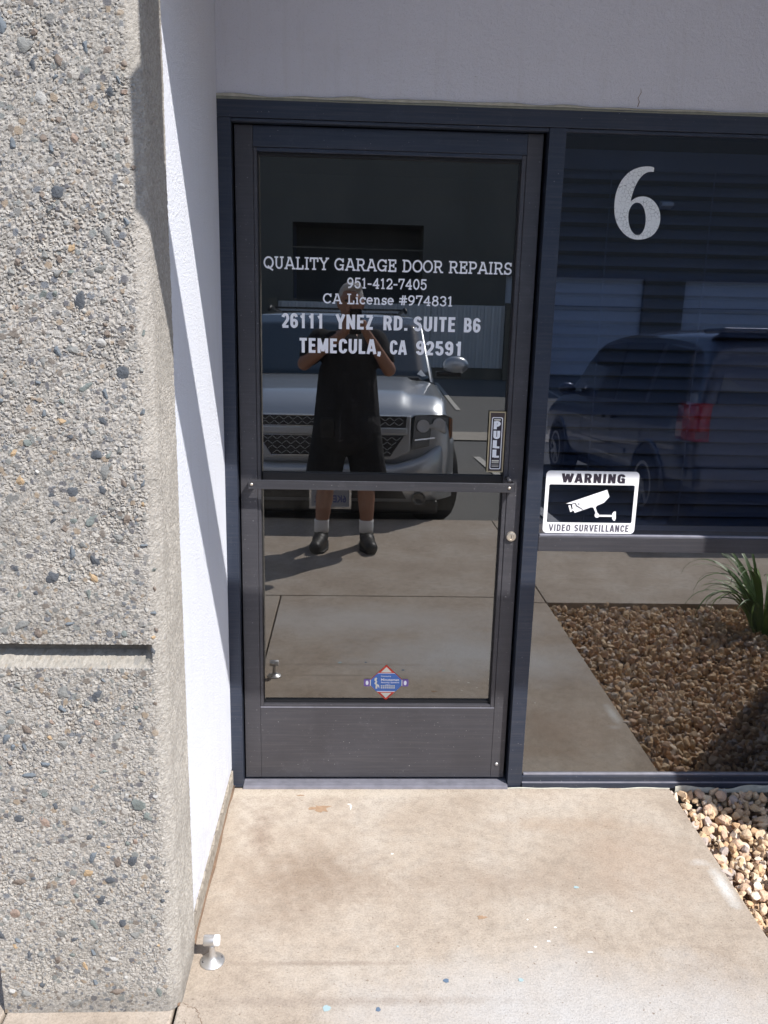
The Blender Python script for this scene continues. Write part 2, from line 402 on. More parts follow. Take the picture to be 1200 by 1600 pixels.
# slab-serif stroke letters: width, strokes, serif centres (x, y, half width)
G = {
 'Q': (.92, [arc(.46, .5, .39, .43, 0, 360, 26), [(.42, .22), (.60, .02), (.82, -.10)]], []),
 'U': (.90, [[(.2, .93), (.2, .38)]+arc(.45, .34, .25, .27, 180, 360)+[(.7, .38), (.7, .93)]], [(.2, .95, .17), (.7, .95, .17)]),
 'A': (.96, [[(.14, .05), (.44, .93), (.54, .93), (.84, .05)], [(.26, .32), (.72, .32)]], [(.14, .05, .15), (.84, .05, .15), (.42, .94, .14)]),
 'L': (.78, [[(.22, .95), (.22, .05), (.68, .05), (.68, .30)]], [(.22, .95, .19), (.12, .05, .1)]),
 'I': (.44, [[(.22, .95), (.22, .05)]], [(.22, .95, .19), (.22, .05, .19)]),
 'T': (.82, [[(.41, .93), (.41, .05)], [(.08, .68), (.08, .93), (.74, .93), (.74, .68)]], [(.41, .05, .19)]),
 'Y': (.90, [[(.14, .93), (.45, .48), (.76, .93)], [(.45, .48), (.45, .05)]], [(.14, .95, .15), (.76, .95, .15), (.45, .05, .19)]),
 'G': (.94, [arc(.46, .5, .38, .43, 48, 325, 22), [(.80, .93), (.80, .70)], [(.78, .05), (.78, .42)]], [(.70, .44, .20)]),
 'R': (.92, [[(.2, .05), (.2, .93), (.50, .93)]+arc(.52, .70, .21, .23, 90, -90, 8)+[(.2, .47)], [(.50, .47), (.74, .05)]], [(.2, .05, .17), (.12, .95, .1), (.82, .05, .11)]),
 'E': (.82, [[(.70, .70), (.70, .93), (.2, .93), (.2, .05), (.72, .05), (.72, .30)], [(.2, .50), (.54, .50)], [(.54, .37), (.54, .63)]], [(.12, .95, .1), (.12, .05, .1)]),
 'D': (.92, [[(.2, .05), (.2, .93), (.42, .93)]+arc(.43, .49, .36, .44, 90, -90, 14)+[(.2, .05)]], [(.12, .95, .1), (.12, .05, .1)]),
 'O': (.92, [arc(.46, .5, .39, .44, 0, 360, 26)], []),
 'P': (.84, [[(.2, .05), (.2, .93), (.48, .93)]+arc(.50, .68, .23, .25, 90, -90, 8)+[(.2, .43)]], [(.2, .05, .18), (.12, .95, .1)]),
 'S': (.76, [arc(.38, .70, .26, .23, 30, 270, 12)+arc(.38, .27, .28, .22, 90, -150, 12), [(.64, .93), (.64, .72)], [(.10, .05), (.10, .28)]], []),
 'C': (.90, [arc(.46, .5, .38, .43, 45, 318, 22), [(.78, .93), (.78, .70)]], []),
 ' ': (.42, [], []),
 '-': (.50, [[(.08, .42), (.42, .42)]], []),
 '0': (.76, [arc(.38, .5, .27, .44, 0, 360, 24)], []),
 '1': (.60, [[(.14, .80), (.32, .93), (.32, .05)]], [(.32, .05, .19)]),
 '2': (.74, [arc(.37, .68, .25, .25, 165, -35, 10)+[(.12, .05), (.64, .05)], [(.64, .05), (.64, .22)]], []),
 '3': (.74, [arc(.36, .71, .24, .22, 160, -90, 10)+arc(.36, .27, .27, .22, 90, -160, 10)], []),
 '4': (.80, [[(.54, .05), (.54, .93), (.10, .32), (.72, .32)]], [(.54, .05, .17)]),
 '5': (.74, [[(.62, .93), (.18, .93), (.15, .52)]+arc(.36, .34, .27, .29, 130, -160, 12)], []),
 '7': (.72, [[(.10, .70), (.10, .93), (.64, .93), (.30, .05)]], []),
 '8': (.76, [arc(.38, .73, .22, .20, 0, 360, 16), arc(.38, .28, .27, .24, 0, 360, 18)], []),
 '9': (.76, [arc(.38, .66, .26, .27, 0, 360, 18), [(.64, .66), (.60, .35), (.40, .10), (.20, .06)]], []),
 '#': (.84, [[(.30, .05), (.40, .93)], [(.52, .05), (.62, .93)], [(.10, .64), (.80, .64)], [(.06, .34), (.76, .34)]], []),
 'i': (.40, [[(.10, .62), (.20, .62), (.20, .05)], [(.20, .84), (.20, .96)]], [(.20, .05, .15)]),
 'c': (.64, [arc(.33, .35, .25, .29, 50, 315, 14), [(.55, .64), (.55, .48)]], []),
 'e': (.66, [[(.08, .36), (.57, .36)]+arc(.33, .35, .25, .29, 0, 310, 16)], []),
 'n': (.76, [[(.10, .62), (.19, .62), (.19, .05)], arc(.37, .38, .18, .25, 170, 0, 8)+[(.55, .05)]], [(.19, .05, .14), (.57, .05, .14)]),
 's': (.56, [arc(.28, .48, .17, .15, 30, 270, 8)+arc(.28, .19, .19, .14, 90, -150, 8), [(.46, .63), (.46, .50)], [(.09, .05), (.09, .18)]], []),
}
def slab_text(name, txt, box, y, mat, parent, t=.145):
    mb = MB(); x = 0; k = 0; prims = []
    for ch in txt:
        wd, strokes, ser = G[ch]
        for s in strokes:
            for i in range(len(s)-1):
                ax, ay = s[i]; bx, by = s[i+1]; L = math.hypot(bx-ax, by-ay) or 1e-6
                ux, uy = (bx-ax)/L, (by-ay)/L; e = t*.30; px, py = -uy*t/2, ux*t/2
                ax -= ux*e; ay -= uy*e; bx += ux*e; by += uy*e
                prims.append([(x+ax+px, ay+py), (x+ax-px, ay-py), (x+bx-px, by-py), (x+bx+px, by+py)])
        for (sx, sy, hw) in ser:
            h = t*.42; prims.append([(x+sx-hw, sy-h), (x+sx+hw, sy-h), (x+sx+hw, sy+h), (x+sx-hw, sy+h)])
        x += wd+.04
    xs = [q[0] for pr in prims for q in pr]; x0, x1 = min(xs), max(xs)
    for k, pr in enumerate(prims):
        pts = [(box[0]+(a-x0)/(x1-x0)*(box[1]-box[0]), box[2]+b*(box[3]-box[2])) for a, b in pr]
        yy = y-.00002*(k % 37)
        mb.add([(a, yy, b) for a, b in pts], [(0, 1, 2, 3)])
    return mb.build(name, mat, parent)
S = {
 '2': (.50, [arc(.25, .68, .155, .22, 170, -20, 8)+[(.36, .50), (.13, .16), (.13, .095)], [(.06, .09), (.45, .09)]]),
 '6': (.50, [arc(.25, .70, .155, .205, 10, 90, 6)+arc(.25, .70, .155, .205, 90, 180, 6)+[(.095, .30)]+arc(.25, .29, .155, .20, 180, 360, 8)+arc(.25, .36, .155, .17, 0, 180, 8)]),
 '1': (.50, [[(.28, 0), (.28, 1.0)], [(.10, .74), (.28, .82)]]),
 '5': (.50, [[(.42, .91), (.13, .91)], [(.13, 1.0), (.11, .50)], arc(.25, .33, .155, .245, 130, 0, 8)+arc(.25, .30, .155, .215, 0, -175, 8)]),
 '9': (.50, [arc(.25, .69, .155, .22, 0, 360, 16), [(.405, .69), (.405, .30)]+arc(.25, .30, .155, .205, 0, -170, 8)]),
 'Y': (.54, [[(.06, 1.0), (.27, .42)], [(.48, 1.0), (.27, .42)], [(.27, .46), (.27, 0)]]),
 'N': (.56, [[(.11, 0), (.11, 1)], [(.45, 0), (.45, 1)], [(.12, .93), (.44, .07)]]),
 'E': (.46, [[(.11, 0), (.11, 1)], [(.11, .91), (.43, .91)], [(.11, .52), (.40, .52)], [(.11, .09), (.43, .09)]]),
 'Z': (.48, [[(.05, .91), (.42, .91)], [(.37, .90), (.11, .10)], [(.05, .09), (.44, .09)]]),
 'R': (.54, [[(.11, 0), (.11, 1)], [(.11, .91), (.27, .91)]+arc(.27, .70, .15, .21, 90, -90, 8)+[(.11, .49)], [(.31, .49), (.43, 0)]]),
 'D': (.54, [[(.11, 0), (.11, 1)], [(.11, .91), (.22, .91)]+arc(.22, .71, .21, .20, 90, 0, 6)+arc(.22, .29, .21, .20, 0, -90, 6)+[(.11, .09)]]),
 '.': (.24, [[(.12, 0), (.12, .18)]]),
 ',': (.24, [[(.12, .18), (.12, .0), (.07, -.14)]]),
 'S': (.52, [arc(.26, .70, .16, .205, 15, 200, 9)+[(.16, .58), (.36, .44)]+arc(.26, .30, .16, .21, 20, -165, 9)]),
 'U': (.54, [[(.11, 1), (.11, .30)]+arc(.27, .30, .16, .21, 180, 360, 9)+[(.43, 1)]]),
 'I': (.24, [[(.12, 0), (.12, 1)]]),
 'T': (.48, [[(.02, .91), (.46, .91)], [(.24, 0), (.24, 1)]]),
 'B': (.54, [[(.11, 0), (.11, 1)], [(.11, .91), (.27, .91)]+arc(.27, .71, .14, .20, 90, -90, 7)+[(.11, .52)], [(.27, .52)]+arc(.28, .30, .155, .21, 90, -90, 7)+[(.11, .09)]]),
 'M': (.68, [[(.11, 0), (.11, 1)], [(.57, 0), (.57, 1)], [(.13, .97), (.34, .12)], [(.55, .97), (.34, .12)]]),
 'C': (.52, [arc(.27, .69, .16, .215, 0, 180, 9)+arc(.27, .31, .16, .215, 180, 360, 9)]),
 'L': (.44, [[(.11, 0), (.11, 1)], [(.11, .09), (.42, .09)]]),
 'A': (.56, [[(.07, 0), (.26, 1)], [(.49, 0), (.30, 1)], [(.14, .27), (.42, .27)]]),
 'W': (.80, [[(.06, 1), (.22, .02)], [(.22, .02), (.39, .95)], [(.41, .95), (.58, .02)], [(.58, .02), (.74, 1)]]),
 'G': (.56, [arc(.28, .69, .17, .215, 0, 180, 9)+arc(.28, .31, .17, .215, 180, 340, 9)+[(.45, .47), (.28, .47)], [(.46, 0), (.46, .47)]]),
 'V': (.54, [[(.06, 1), (.27, .02)], [(.27, .02), (.48, 1)]]),
 'O': (.56, [arc(.28, .69, .17, .215, 0, 180, 9)+arc(.28, .31, .17, .215, 180, 360, 9)+[(.45, .69)]]),
 'P': (.52, [[(.11, 0), (.11, 1)], [(.11, .91), (.26, .91)]+arc(.26, .68, .15, .23, 90, -90, 8)+[(.11, .45)]]),
 ' ': (.28, []),
}
def sans_text(name, txt, box, y, mat, parent, t=.185, gap=.07):
    mb = MB(); x = 0; prims = []
    for ch in txt:
        wd, strokes = S[ch]
        for s in strokes:
            for i in range(len(s)-1):
                ax, ay = s[i]; bx, by = s[i+1]; L = math.hypot(bx-ax, by-ay) or 1e-6
                ux, uy = (bx-ax)/L, (by-ay)/L; e0 = 0 if i == 0 else t*.18; e1 = 0 if i == len(s)-2 else t*.18
                px, py = -uy*t/2, ux*t/2; ax -= ux*e0; ay -= uy*e0; bx += ux*e1; by += uy*e1
                prims.append([(x+ax+px, ay+py), (x+ax-px, ay-py), (x+bx-px, by-py), (x+bx+px, by+py)])
        x += wd+gap
    xs = [q[0] for pr in prims for q in pr]; x0, x1 = min(xs), max(xs)
    for k, pr in enumerate(prims):
        yy = y-.00002*(k % 37)
        mb.add([(box[0]+(a-x0)/(x1-x0)*(box[1]-box[0]), yy, box[2]+b*(box[3]-box[2])) for a, b in pr], [(0, 1, 2, 3)])
    return mb.build(name, mat, parent)
def rrect(x0, x1, z0, z1, r, n=5):
    o = []
    for cx, cz, a in ((x1-r, z1-r, 0), (x0+r, z1-r, 90), (x0+r, z0+r, 180), (x1-r, z0+r, 270)):
        o += [(cx+r*math.cos(R(a+90*i/n)), cz+r*math.sin(R(a+90*i/n))) for i in range(n+1)]
    return o

# ------------------------------------------------------------------ ground
def struct(name, mb, mat, parent=None, **k):
    o = mb.build(name, mat, parent, **k); o['kind'] = 'structure'; return o
struct('ground', MB().box(-400, 400, -400, 200, -1.6, -1.0), M['soil'])
def lot_z(y):
    Y = -y
    if Y < 3.7: return -.15
    if Y < 10.9: return -.15-.05*(Y-3.7)
    return -.51+.033*(Y-10.9)
xs = np.linspace(-40, 40, 81); ys = -np.concatenate([np.linspace(3.6, 12, 43), np.linspace(12.5, 45, 66)])
mb = MB(); nx = len(xs)
mb.v = [(x, y, lot_z(y)+.010*mnoise.noise(Vector((x*.5, y*.5, 0)))) for y in ys for x in xs]
mb.f = [(j*nx+i, j*nx+i+1, (j+1)*nx+i+1, (j+1)*nx+i) for j in range(len(ys)-1) for i in range(nx-1)]; mb.mi = [0]*len(mb.f)
lot = struct('parking_lot', mb, M['asphalt'], smooth=True)
def strip(name, x0, x1, y0, y1, mat, dz=.016, parent=lot):
    n = max(2, int(abs(y1-y0)/.4)+1); yy = np.linspace(y0, y1, n); m = MB()
    m.v = [(x, y, lot_z(y)+dz) for y in yy for x in (x0, x1)]
    m.f = [(2*i, 2*i+1, 2*i+3, 2*i+2) for i in range(n-1)]; m.mi = [0]*len(m.f)
    return m.build(name, mat, parent)
for x in (-5.6, -2.9, -1.35, 2.13, 5.95, 8.6):
    strip('parking_stripe', x, x+.10, -3.78, -9.1, M['stripe_paint'])
for x in (-5.4, -2.7, 0, 2.56, 5.3, 8.0):
    strip('parking_stripe', x, x+.10, -14.7, -19.6, M['stripe_paint'])
for i in range(8):
    strip('gutter_slab', -24+6.01*i, -18.02+6.01*i, -11.2, -12.0, M['gutter'], .022)

walk = struct('walkway', MB().box(-12, 14, -3.735, .10, -.5, -.13), M['walk'])
def slab(x0, x1, y0, y1, m='walk', z=0.0):
    return MB().box(x0, x1, y0, y1, -.16, z).build('slab', M[m], walk, bevel=.005)
JY = -1.885
slab(-.038, 1.5, JY+.004, .0, 'slab')                     # entry slab
slab(-.432, -.046, JY+.004, .3)                            # under the pillar
slab(-2.4, -.438, JY+.004, 0)
slab(-2.4, 1.497, -3.735, JY-.004)
slab(1.503, 5.2, -3.735, JY-.004)
slab(5.208, 9, -3.735, JY-.004); slab(-6, -2.408, -3.735, JY-.004)
slab(4.0, 9, JY+.004, 0)

# gravel bed
bed = struct('gravel_bed', MB().box(1.5, 3.995, JY+.004, -.012, -.16, -.085), M['soil'])
def rock_mesh(name, seed, mat, sub=2):
    import bmesh
    b = bmesh.new(); bmesh.ops.create_icosphere(b, subdivisions=sub, radius=1)
    rr = random.Random(seed); pl = []
    for k in range(15):
        d = Vector((rr.uniform(-1, 1), rr.uniform(-1, 1), rr.uniform(-1, 1))).normalized(); pl.append((d, rr.uniform(.42, .86)))
    for v in b.verts:
        for d, h in pl:
            q = v.co.dot(d)
            if q > h: v.co -= d*(q-h)
        v.co *= 1.12*(1+.03*rr.uniform(-1, 1))
    me = bpy.data.meshes.new(name); b.to_mesh(me); b.free(); me.materials.append(mat); me.update(); return me
def rockmat(name, c):
    n = N(name); f = n.noise(45, 5, .65); g = n.noise(200, 3)
    cc = n.mix(f, tuple(x*.68 for x in c), tuple(min(.9, x*1.25) for x in c))
    return n.set(cc, .92, 0, n.bump(n.math('ADD', f, g), .002), .25)
ROCKC = [(.64, .46, .30), (.68, .51, .35), (.60, .40, .24), (.70, .54, .37), (.63, .44, .31), (.50, .42, .37), (.72, .61, .49), (.58, .42, .26)]
rmats = [rockmat('gravel_%s' % n_, c) for n_, c in zip(('tan', 'sand', 'rust', 'cream', 'pink', 'grey', 'pale', 'ochre'), ROCKC)]
rmesh = [rock_mesh('stone', 40+i, rmats[i % 8], 2) for i in range(16)]
rfine = [rock_mesh('stone', 90+i, rmats[i % 8], 2) for i in range(16)]
cells = []
step = .0205
for ix in range(int((3.98-1.5)/step)):
    for iy in range(int(1.88/step)):
        x = 1.512+ix*step+random.uniform(-.008, .008); y = -.004-iy*step+random.uniform(-.008, .008)
        if x > 3.97 or y < JY+.02: continue
        cells.append((x, y))
cells.sort(key=lambda c: (c[0]-.6)**2*(1 if c[0] < 2.0 else 6) + (c[1]+.9)**2*.4)
near = [c for c in cells if c[0]-1.5 < .02+(-c[1])*.34+.22 and c[1] > -.95]
near.sort(key=lambda c: (c[0]-1.5)+.1*abs(c[1]))
nearset = set(near[:300])
def rock_tf(x, y):
    s = random.choice((.007, .010, .012, .015, .019))*random.uniform(.85, 1.15)
    return (x, y, -.042+random.uniform(-.012, .026) + (.012 if s > .016 else 0)), (random.uniform(0, 6.28), random.uniform(0, 6.28), random.uniform(0, 6.28)), (s*1.15, s*random.uniform(.75, 1.1), s*random.uniform(.6, .95))
for c in nearset:
    l, r_, s = rock_tf(*c); inst('stone', random.choice(rfine), bed, l, r_, s)
# the rest of the gravel: one mesh
from mathutils import Euler
vv = []; ff = []; mi = []; off = 0
base = []
for me in rmesh:
    a = np.empty(len(me.vertices)*3); me.vertices.foreach_get('co', a); a = a.reshape(-1, 3)
    t = np.array([p.vertices[:] for p in me.polygons]); base.append((a, t))
for layer in (0, 1):
    for c in cells:
        if layer == 0 and c in nearset: continue
        if layer == 1 and random.random() < .6: continue
        k = random.randrange(16); a, t = base[k]; l, r_, s = rock_tf(*c)
        l = (l[0], l[1], l[2]-(.018 if layer else 0))
        m = np.array(Euler(r_).to_matrix()); q = (a*np.array(s))@m.T+np.array(l)
        vv.append(q); ff.append(t+off); mi += [k % 8]*len(t); off += len(a)
vv = np.concatenate(vv).astype(np.float32); ff = np.concatenate(ff).astype(np.int32)
def big_mesh(name, vv, ff, mats, mi=None, parent=None, smooth=False):
    me = bpy.data.meshes.new(name); nv, nf, k = len(vv), len(ff), ff.shape[1]
    me.vertices.add(nv); me.vertices.foreach_set('co', vv.ravel()); me.loops.add(nf*k); me.polygons.add(nf)
    me.loops.foreach_set('vertex_index', ff.ravel()); me.polygons.foreach_set('loop_start', np.arange(0, nf*k, k, dtype=np.int32))
    me.polygons.foreach_set('loop_total', np.full(nf, k, dtype=np.int32))
    for m in mats: me.materials.append(m)
    if mi is not None: me.polygons.foreach_set('material_index', np.array(mi, dtype=np.int32))
    me.polygons.foreach_set('use_smooth', np.full(nf, smooth)); me.update(calc_edges=True); me.validate()
    o = bpy.data.objects.new(name, me); COL.objects.link(o); o.parent = parent; return o
o = big_mesh('loose_gravel', vv, ff, rmats, mi, bed); o['kind'] = 'stuff'

# hairline cracks
def crack(pts, wd, seed):
    rr = random.Random(seed); out = []
    for i in range(len(pts)-1):
        a, b = Vector(pts[i]), Vector(pts[i+1]); m = 9
        for k in range(m): out.append(a.lerp(b, k/m)+Vector((rr.uniform(-.004, .004), rr.uniform(-.004, .004), 0)))
    out.append(Vector(pts[-1])); vs = []; n = len(out)
    for i, q in enumerate(out):
        t = (out[min(i+1, n-1)]-out[max(i-1, 0)]).normalized(); nn_ = Vector((-t.y, t.x, 0)); h = wd*rr.uniform(.4, 1)*(1 if 0 < i < n-1 else .1)
        vs += [q+nn_*h, q-nn_*h]
    MB().add(vs, [(2*i, 2*i+1, 2*i+3, 2*i+2) for i in range(n-1)]).build('crack', M['soil'], walk)
crack([(-.026, -.92, .0012), (.01, -.94, .0012), (.035, -.985, .0012)], .0007, 1)
crack([(-.02, -.96, .0012), (.002, -1.0, .0012)], .0006, 2)
# paint specks and spills on the entry slab
def splat(cx, cy, rx, ry, mat, seed, jag=.35, z=.0012, name='paint_speck'):
    rr = random.Random(seed); n = 22; pts = []
    ph = [rr.uniform(0, 6.28) for _ in range(4)]
    for i in range(n):
        a = 2*math.pi*i/n; q = 1+jag*(.5*math.sin(3*a+ph[0])+.4*math.sin(5*a+ph[1])+.5*math.sin(9*a+ph[2]))
        pts.append((cx+rx*q*math.cos(a), cy+ry*q*math.sin(a)))
    MB().prism(pts, z-.0006, z, 'z').build(name, mat, walk)
M['speck_white'] = simple('speck_white', (.80, .78, .74), .7); M['speck_teal'] = simple('speck_teal', (.33, .44, .46), .7)
M['speck_navy'] = simple('speck_navy', (.11, .16, .23), .7); M['spill'] = simple('rust_spill', (.33, .22, .14), .9, 0, .3, 90)
SPK = [(.269, -.128, .030, .022, 'spill', .6), (.372, -.118, .004, .018, 'speck_white', .5), (.367, -.103, .008, .004, 'speck_white', .3),
       (.50, -.365, .005, .004, 'speck_white', .3), (.735, -.64, .012, .008, 'spill', .5), (.497, -.745, .004, .004, 'speck_teal', .2),
       (.612, -.86, .009, .008, 'speck_navy', .2), (.80, -.86, .008, .007, 'speck_teal', .2), (.317, -.94, .012, .011, 'speck_teal', .2),
       (.44, -.945, .007, .008, 'speck_navy', .2), (.93, -.68, .005, .003, 'speck_white', .3), (.90, -.73, .006, .003, 'speck_white', .3),
       (.86, -.75, .005, .003, 'speck_white', .3), (1.0, -.77, .009, .003, 'speck_white', .4), (1.16, -.62, .004, .003, 'speck_white', .3), (.86, -.65, .003, .003, 'speck_white', .3),
       (1.03, -.52, .009, .006, 'speck_teal', .3), (.20, -.05, .012, .004, 'spill', .4)]
for i, (x, y, a, b, m, j) in enumerate(SPK): splat(x, y, a*(.8 if m != 'spill' else 1), b*.8, M[m], i, j*.8)

# ------------------------------------------------------------------ the storefront building
bld = empty('commercial_building', (0, 0, 0), 'white stucco building with deep entry recess around the dark glass door', 'building')
# side wall of the recess: painted stucco above an unpainted base strip
MB().box(-.43, -.040, -.752, .16, .072, 2.504).build('side_wall', M['white_stucco'], bld)
mb = MB(); n = 40
up = [(-.752+.752*i/n, .055+.03*(1-i/n)*.6+.008*math.sin(i*1.3)+.006*math.sin(i*2.9)) for i in range(n+1)]
pts = [(-.752, 0.0)]+[(0.0, 0.0)]+list(reversed(up))
mb.prism(pts, -.044, -.0355, 'x').build('wall_base_strip', M['bare_base'], bld)
MB().box(-.43, -.044, -.752, .16, .0, .070).build('wall_footing', M['bare_base'], bld)
mb = MB()
mb.tube([(-.0365+.002*math.sin(i*.9), -.93+i*.062, .004+.002*math.sin(i*2.1)) for i in range(16)], [.0045+.0025*abs(math.sin(i*1.7)) for i in range(16)], 6)
mb.build('joint_filler', M['soil'], bld, smooth=True)
# header above the door, plain wall to the left, wall behind the right pillar
MB().box(-.0395, 2.360, .004, .16, 2.203, 2.504).build('header_wall', M['header_stucco'], bld)
MB().box(-6, -.432, .004, .16, 0, 2.504).build('left_wall', M['header_stucco'], bld)
MB().box(2.361, 7, -.75, .16, 0.0, 2.504).build('right_wall', M['white_stucco'], bld)
MB().box(-6, 7, -.95, .16, 2.585, 6.2).build('front_wall', M['white_stucco'], bld)
MB().box(-6, 7, -.95, .16, 2.560, 2.584).build('soffit', M['header_stucco'], bld)
MB().box(-6, 7, .161, 6, 6.1, 6.2).build('roof', M['interior'], bld)
MB().box(.41, 7, -1.45, -1.35, 2.555, 2.780).build('shadow_beam', M['white_stucco'], bld)  # unseen beam, placed and sized to cast the shadow band on the side wall
MB().box(.352, .485, -1.349, -1.336, 2.50, 3.25).build('shadow_plate', M['white_stucco'], bld)  # added out of view to shade the upper side face of the left pillar
for x in (2.7, 4.4, 6.8): MB().box(x, x+.08, -1.349, -.951, 2.62, 2.77).build('unseen_beam_bracket', M['white_stucco'], bld)  # brackets of the unseen beam, kept where their shadows do not show
cr = MB(); q = [(1.175, 2.213), (1.179, 2.226), (1.174, 2.236), (1.182, 2.251), (1.180, 2.262)]
cr.tube([(a, .0035, b) for a, b in q], [.0011, .0010, .0008, .0007, .0003], 5).build('stucco_crack', M['soil'], bld)
# room behind the glass
MB().box(-.9, 4.2, .161, 5.0, -.05, -.004).build('interior_floor', M['carpet'], bld)
MB().box(-.9, 4.2, 5.0, 5.1, 0, 2.9).build('interior_back_wall', M['interior'], bld)
MB().box(-1.0, -.9, .161, 5.0, 0, 2.9).build('interior_side_wall', M['interior'], bld)
MB().box(4.2, 4.3, .161, 5.0, 0, 2.9).build('interior_side_wall', M['interior'], bld)
MB().box(-.9, 4.2, .161, 5.0, 2.75, 2.85).build('interior_ceiling', M['interior'], bld)

# caulk around the frame
def wavy_strip(x0, z0, x1, z1, w0, yy, seed, mat, name, parent, n=60, amp=.35):
    rr = random.Random(seed); m = MB(); L = math.hypot(x1-x0, z1-z0); ux, uz = (x1-x0)/L, (z1-z0)/L
    vs = []
    for i in range(n+1):
        t = i/n; x = x0+(x1-x0)*t; z = z0+(z1-z0)*t; wv = w0*(1+amp*(mnoise.noise(Vector((t*L*9, seed*3.1, 0)))*1.6))
        for s, yo in ((0, 0), (.5, -.003), (1, 0)):
            vs.append((x-uz*wv*s, yy+yo, z+ux*wv*s))
    fs = [(3*i+k, 3*i+3+k, 3*i+4+k, 3*i+1+k) for i in range(n) for k in (0, 1)]
    return m.add(vs, fs).build(name, mat, parent, smooth=True)
sf = empty('storefront_frame', (0, 0, 0), 'dark bronze aluminium storefront frame around the glass door and the window', 'door frame')
Dp = .114
def bar(name, x0, x1, z0, z1, y0=0.0, y1=Dp, m='bronze', bev=.0015, parent=None):
    return MB().box(x0, x1, y0, y1, z0, z1).build(name, M[m], parent or sf, bevel=bev)
ZH = 2.1495; ZT = 2.197; WR = 2.315
bar('jamb', -.041, -.0008, .012, ZH-.0005)
bar('jamb_foot', -.040, -.002, 0.0, .0115, -.001, .11)
bar('mullion', .9222, .9720, .0, ZH-.0005)
bar('header', -.041, WR+.045, ZH, ZT)
bar('header_lip', -.0, .9215, ZH-.0105, ZH-.0008, .004, .03)
bar('window_head_lip', .9725, WR-.001, ZH-.0105, ZH-.0008, .004, .02)
bar('jamb', WR, WR+.045, .0, ZH-.0005)
# door stops deeper in the frame
bar('door_stop', -.0, .010, .02, ZH-.011, .088, Dp, 'black_rubber', 0)
bar('door_stop', .910, .9215, .02, ZH-.011, .088, Dp, 'black_rubber', 0)
bar('door_stop', .0105, .9095, ZH-.030, ZH-.011, .088, Dp, 'black_rubber', 0)
# threshold, three ridges
mb = MB(); mb.box(0, .9215, -.012, Dp, .0, .008)
for k in range(5): mb.box(0, .9215, -.006+.009*k, -.001+.009*k, .0081, .0118)
mb.build('threshold', M['chalked'], sf)
# window sill, stepped, mid rail
bar('sill', .9725, WR-.001, .0, .019, -.006, .11)
bar('sill_step', .9725, WR-.001, .0195, .043, .002, .11)
bar('sill_bead', .978, WR-.004, .0435, .051, .006, .02, 'chalked', .001)
bar('sill_bead', .9725, WR-.001, .0192, .0225, -.004, .0015, 'chalked', .0005)
bar('mid_rail', .9725, WR-.001, .867, .917, .0, .10, 'bronze_door')
bar('mid_rail_bead', .976, WR-.004, .9173, .9235, .004, .016, 'chalked', .001)
def pane(name, x0, x1, z0, z1, y0, y1, key, parent):
    m = MB(); m.box(x0, x1, y0, y1, z0, z1, 1); m.mi[2] = 0
    o = m.build(name, [M[key], M['glass_edge']], parent); return o
pane('upper_pane', .974, WR-.002, .919, ZH-.003, .013, .019, 'window_glass', sf)
pane('lower_pane', .974, WR-.002, .045, .866, .013, .019, 'lower_glass', sf)
wavy_strip(-.041, .0, -.041, ZT+.004, .012, -.0035, 3, M['caulk'], 'caulk', sf)
wavy_strip(-.045, ZT-.001, 2.360, ZT-.001, .008, .001, 5, M['caulk'], 'caulk', sf, 120)
wavy_strip(-.045, ZT+.006, 2.360, ZT+.006, .006, .0015, 8, M['caulk_light'], 'caulk', sf, 140, .8)
wavy_strip(1.52, -.016, 2.31, -.016, .024, -.0075, 9, M['caulk_light'], 'caulk', sf, 70, .9)
wavy_strip(.80, -.001, 1.50, -.001, .004, -.0075, 10, M['caulk_light'], 'caulk', sf, 70, .9)

# the 6 on the window
def P(u, v, y):     # photo pixel -> (x, z) on the plane y (used for outlines measured on the glass)
    d = (u-600)/1287.5*RX-(v-800)/1287.5*UX+F; t = (y-CAM.y)/d.y; q = CAM+t*d; return (q.x, q.z)
c6 = lambda pts: [P(860+a/3.529, 200+b/3.529, .0115) for a, b in pts]
OUT6 = [(572, 243), (560, 240), (535, 243), (505, 262), (478, 300), (456, 350), (442, 405), (452, 398), (470, 385), (492, 378), (520, 377), (550, 386), (577, 408), (597, 440), (606, 475), (606, 515), (592, 560), (565, 592), (530, 610), (490, 617), (450, 612), (412, 590), (378, 550), (360, 510), (352, 460), (354, 400), (364, 350), (385, 300), (415, 260), (450, 232), (495, 215), (535, 211), (566, 214), (575, 222), (570, 230)]
IN6 = [(440, 440), (452, 422), (468, 412), (485, 411), (502, 418), (516, 440), (524, 470), (527, 500), (524, 535), (515, 565), (500, 585), (482, 592), (462, 586), (445, 565), (434, 535), (429, 500), (431, 465)]
def poly_hole(name, outer, inner, y, mat, parent, y2=None):
    cu = bpy.data.curves.new(name, 'CURVE'); cu.dimensions = '2D'; cu.fill_mode = 'BOTH'; cu.extrude = .0004
    for ring, nn in ((outer, 1), (inner, 1)):
        if not ring: continue
        s = cu.splines.new('POLY'); s.points.add(len(ring)-1); s.use_cyclic_u = True
        for i, q in enumerate(ring): s.points[i].co = (q[0], q[1], 0, 1)
    tmp = bpy.data.objects.new('tmp_curve', cu); COL.objects.link(tmp)
    dg = bpy.context.evaluated_depsgraph_get(); dg.update()
    me = bpy.data.meshes.new_from_object(tmp.evaluated_get(dg)); bpy.data.objects.remove(tmp)
    me.transform(Matrix(((1, 0, 0, 0), (0, 0, -1, y), (0, 1, 0, 0), (0, 0, 0, 1)))); me.materials.clear(); me.materials.append(mat); me.name = name
    o = bpy.data.objects.new(name, me); COL.objects.link(o); o.parent = parent; return o
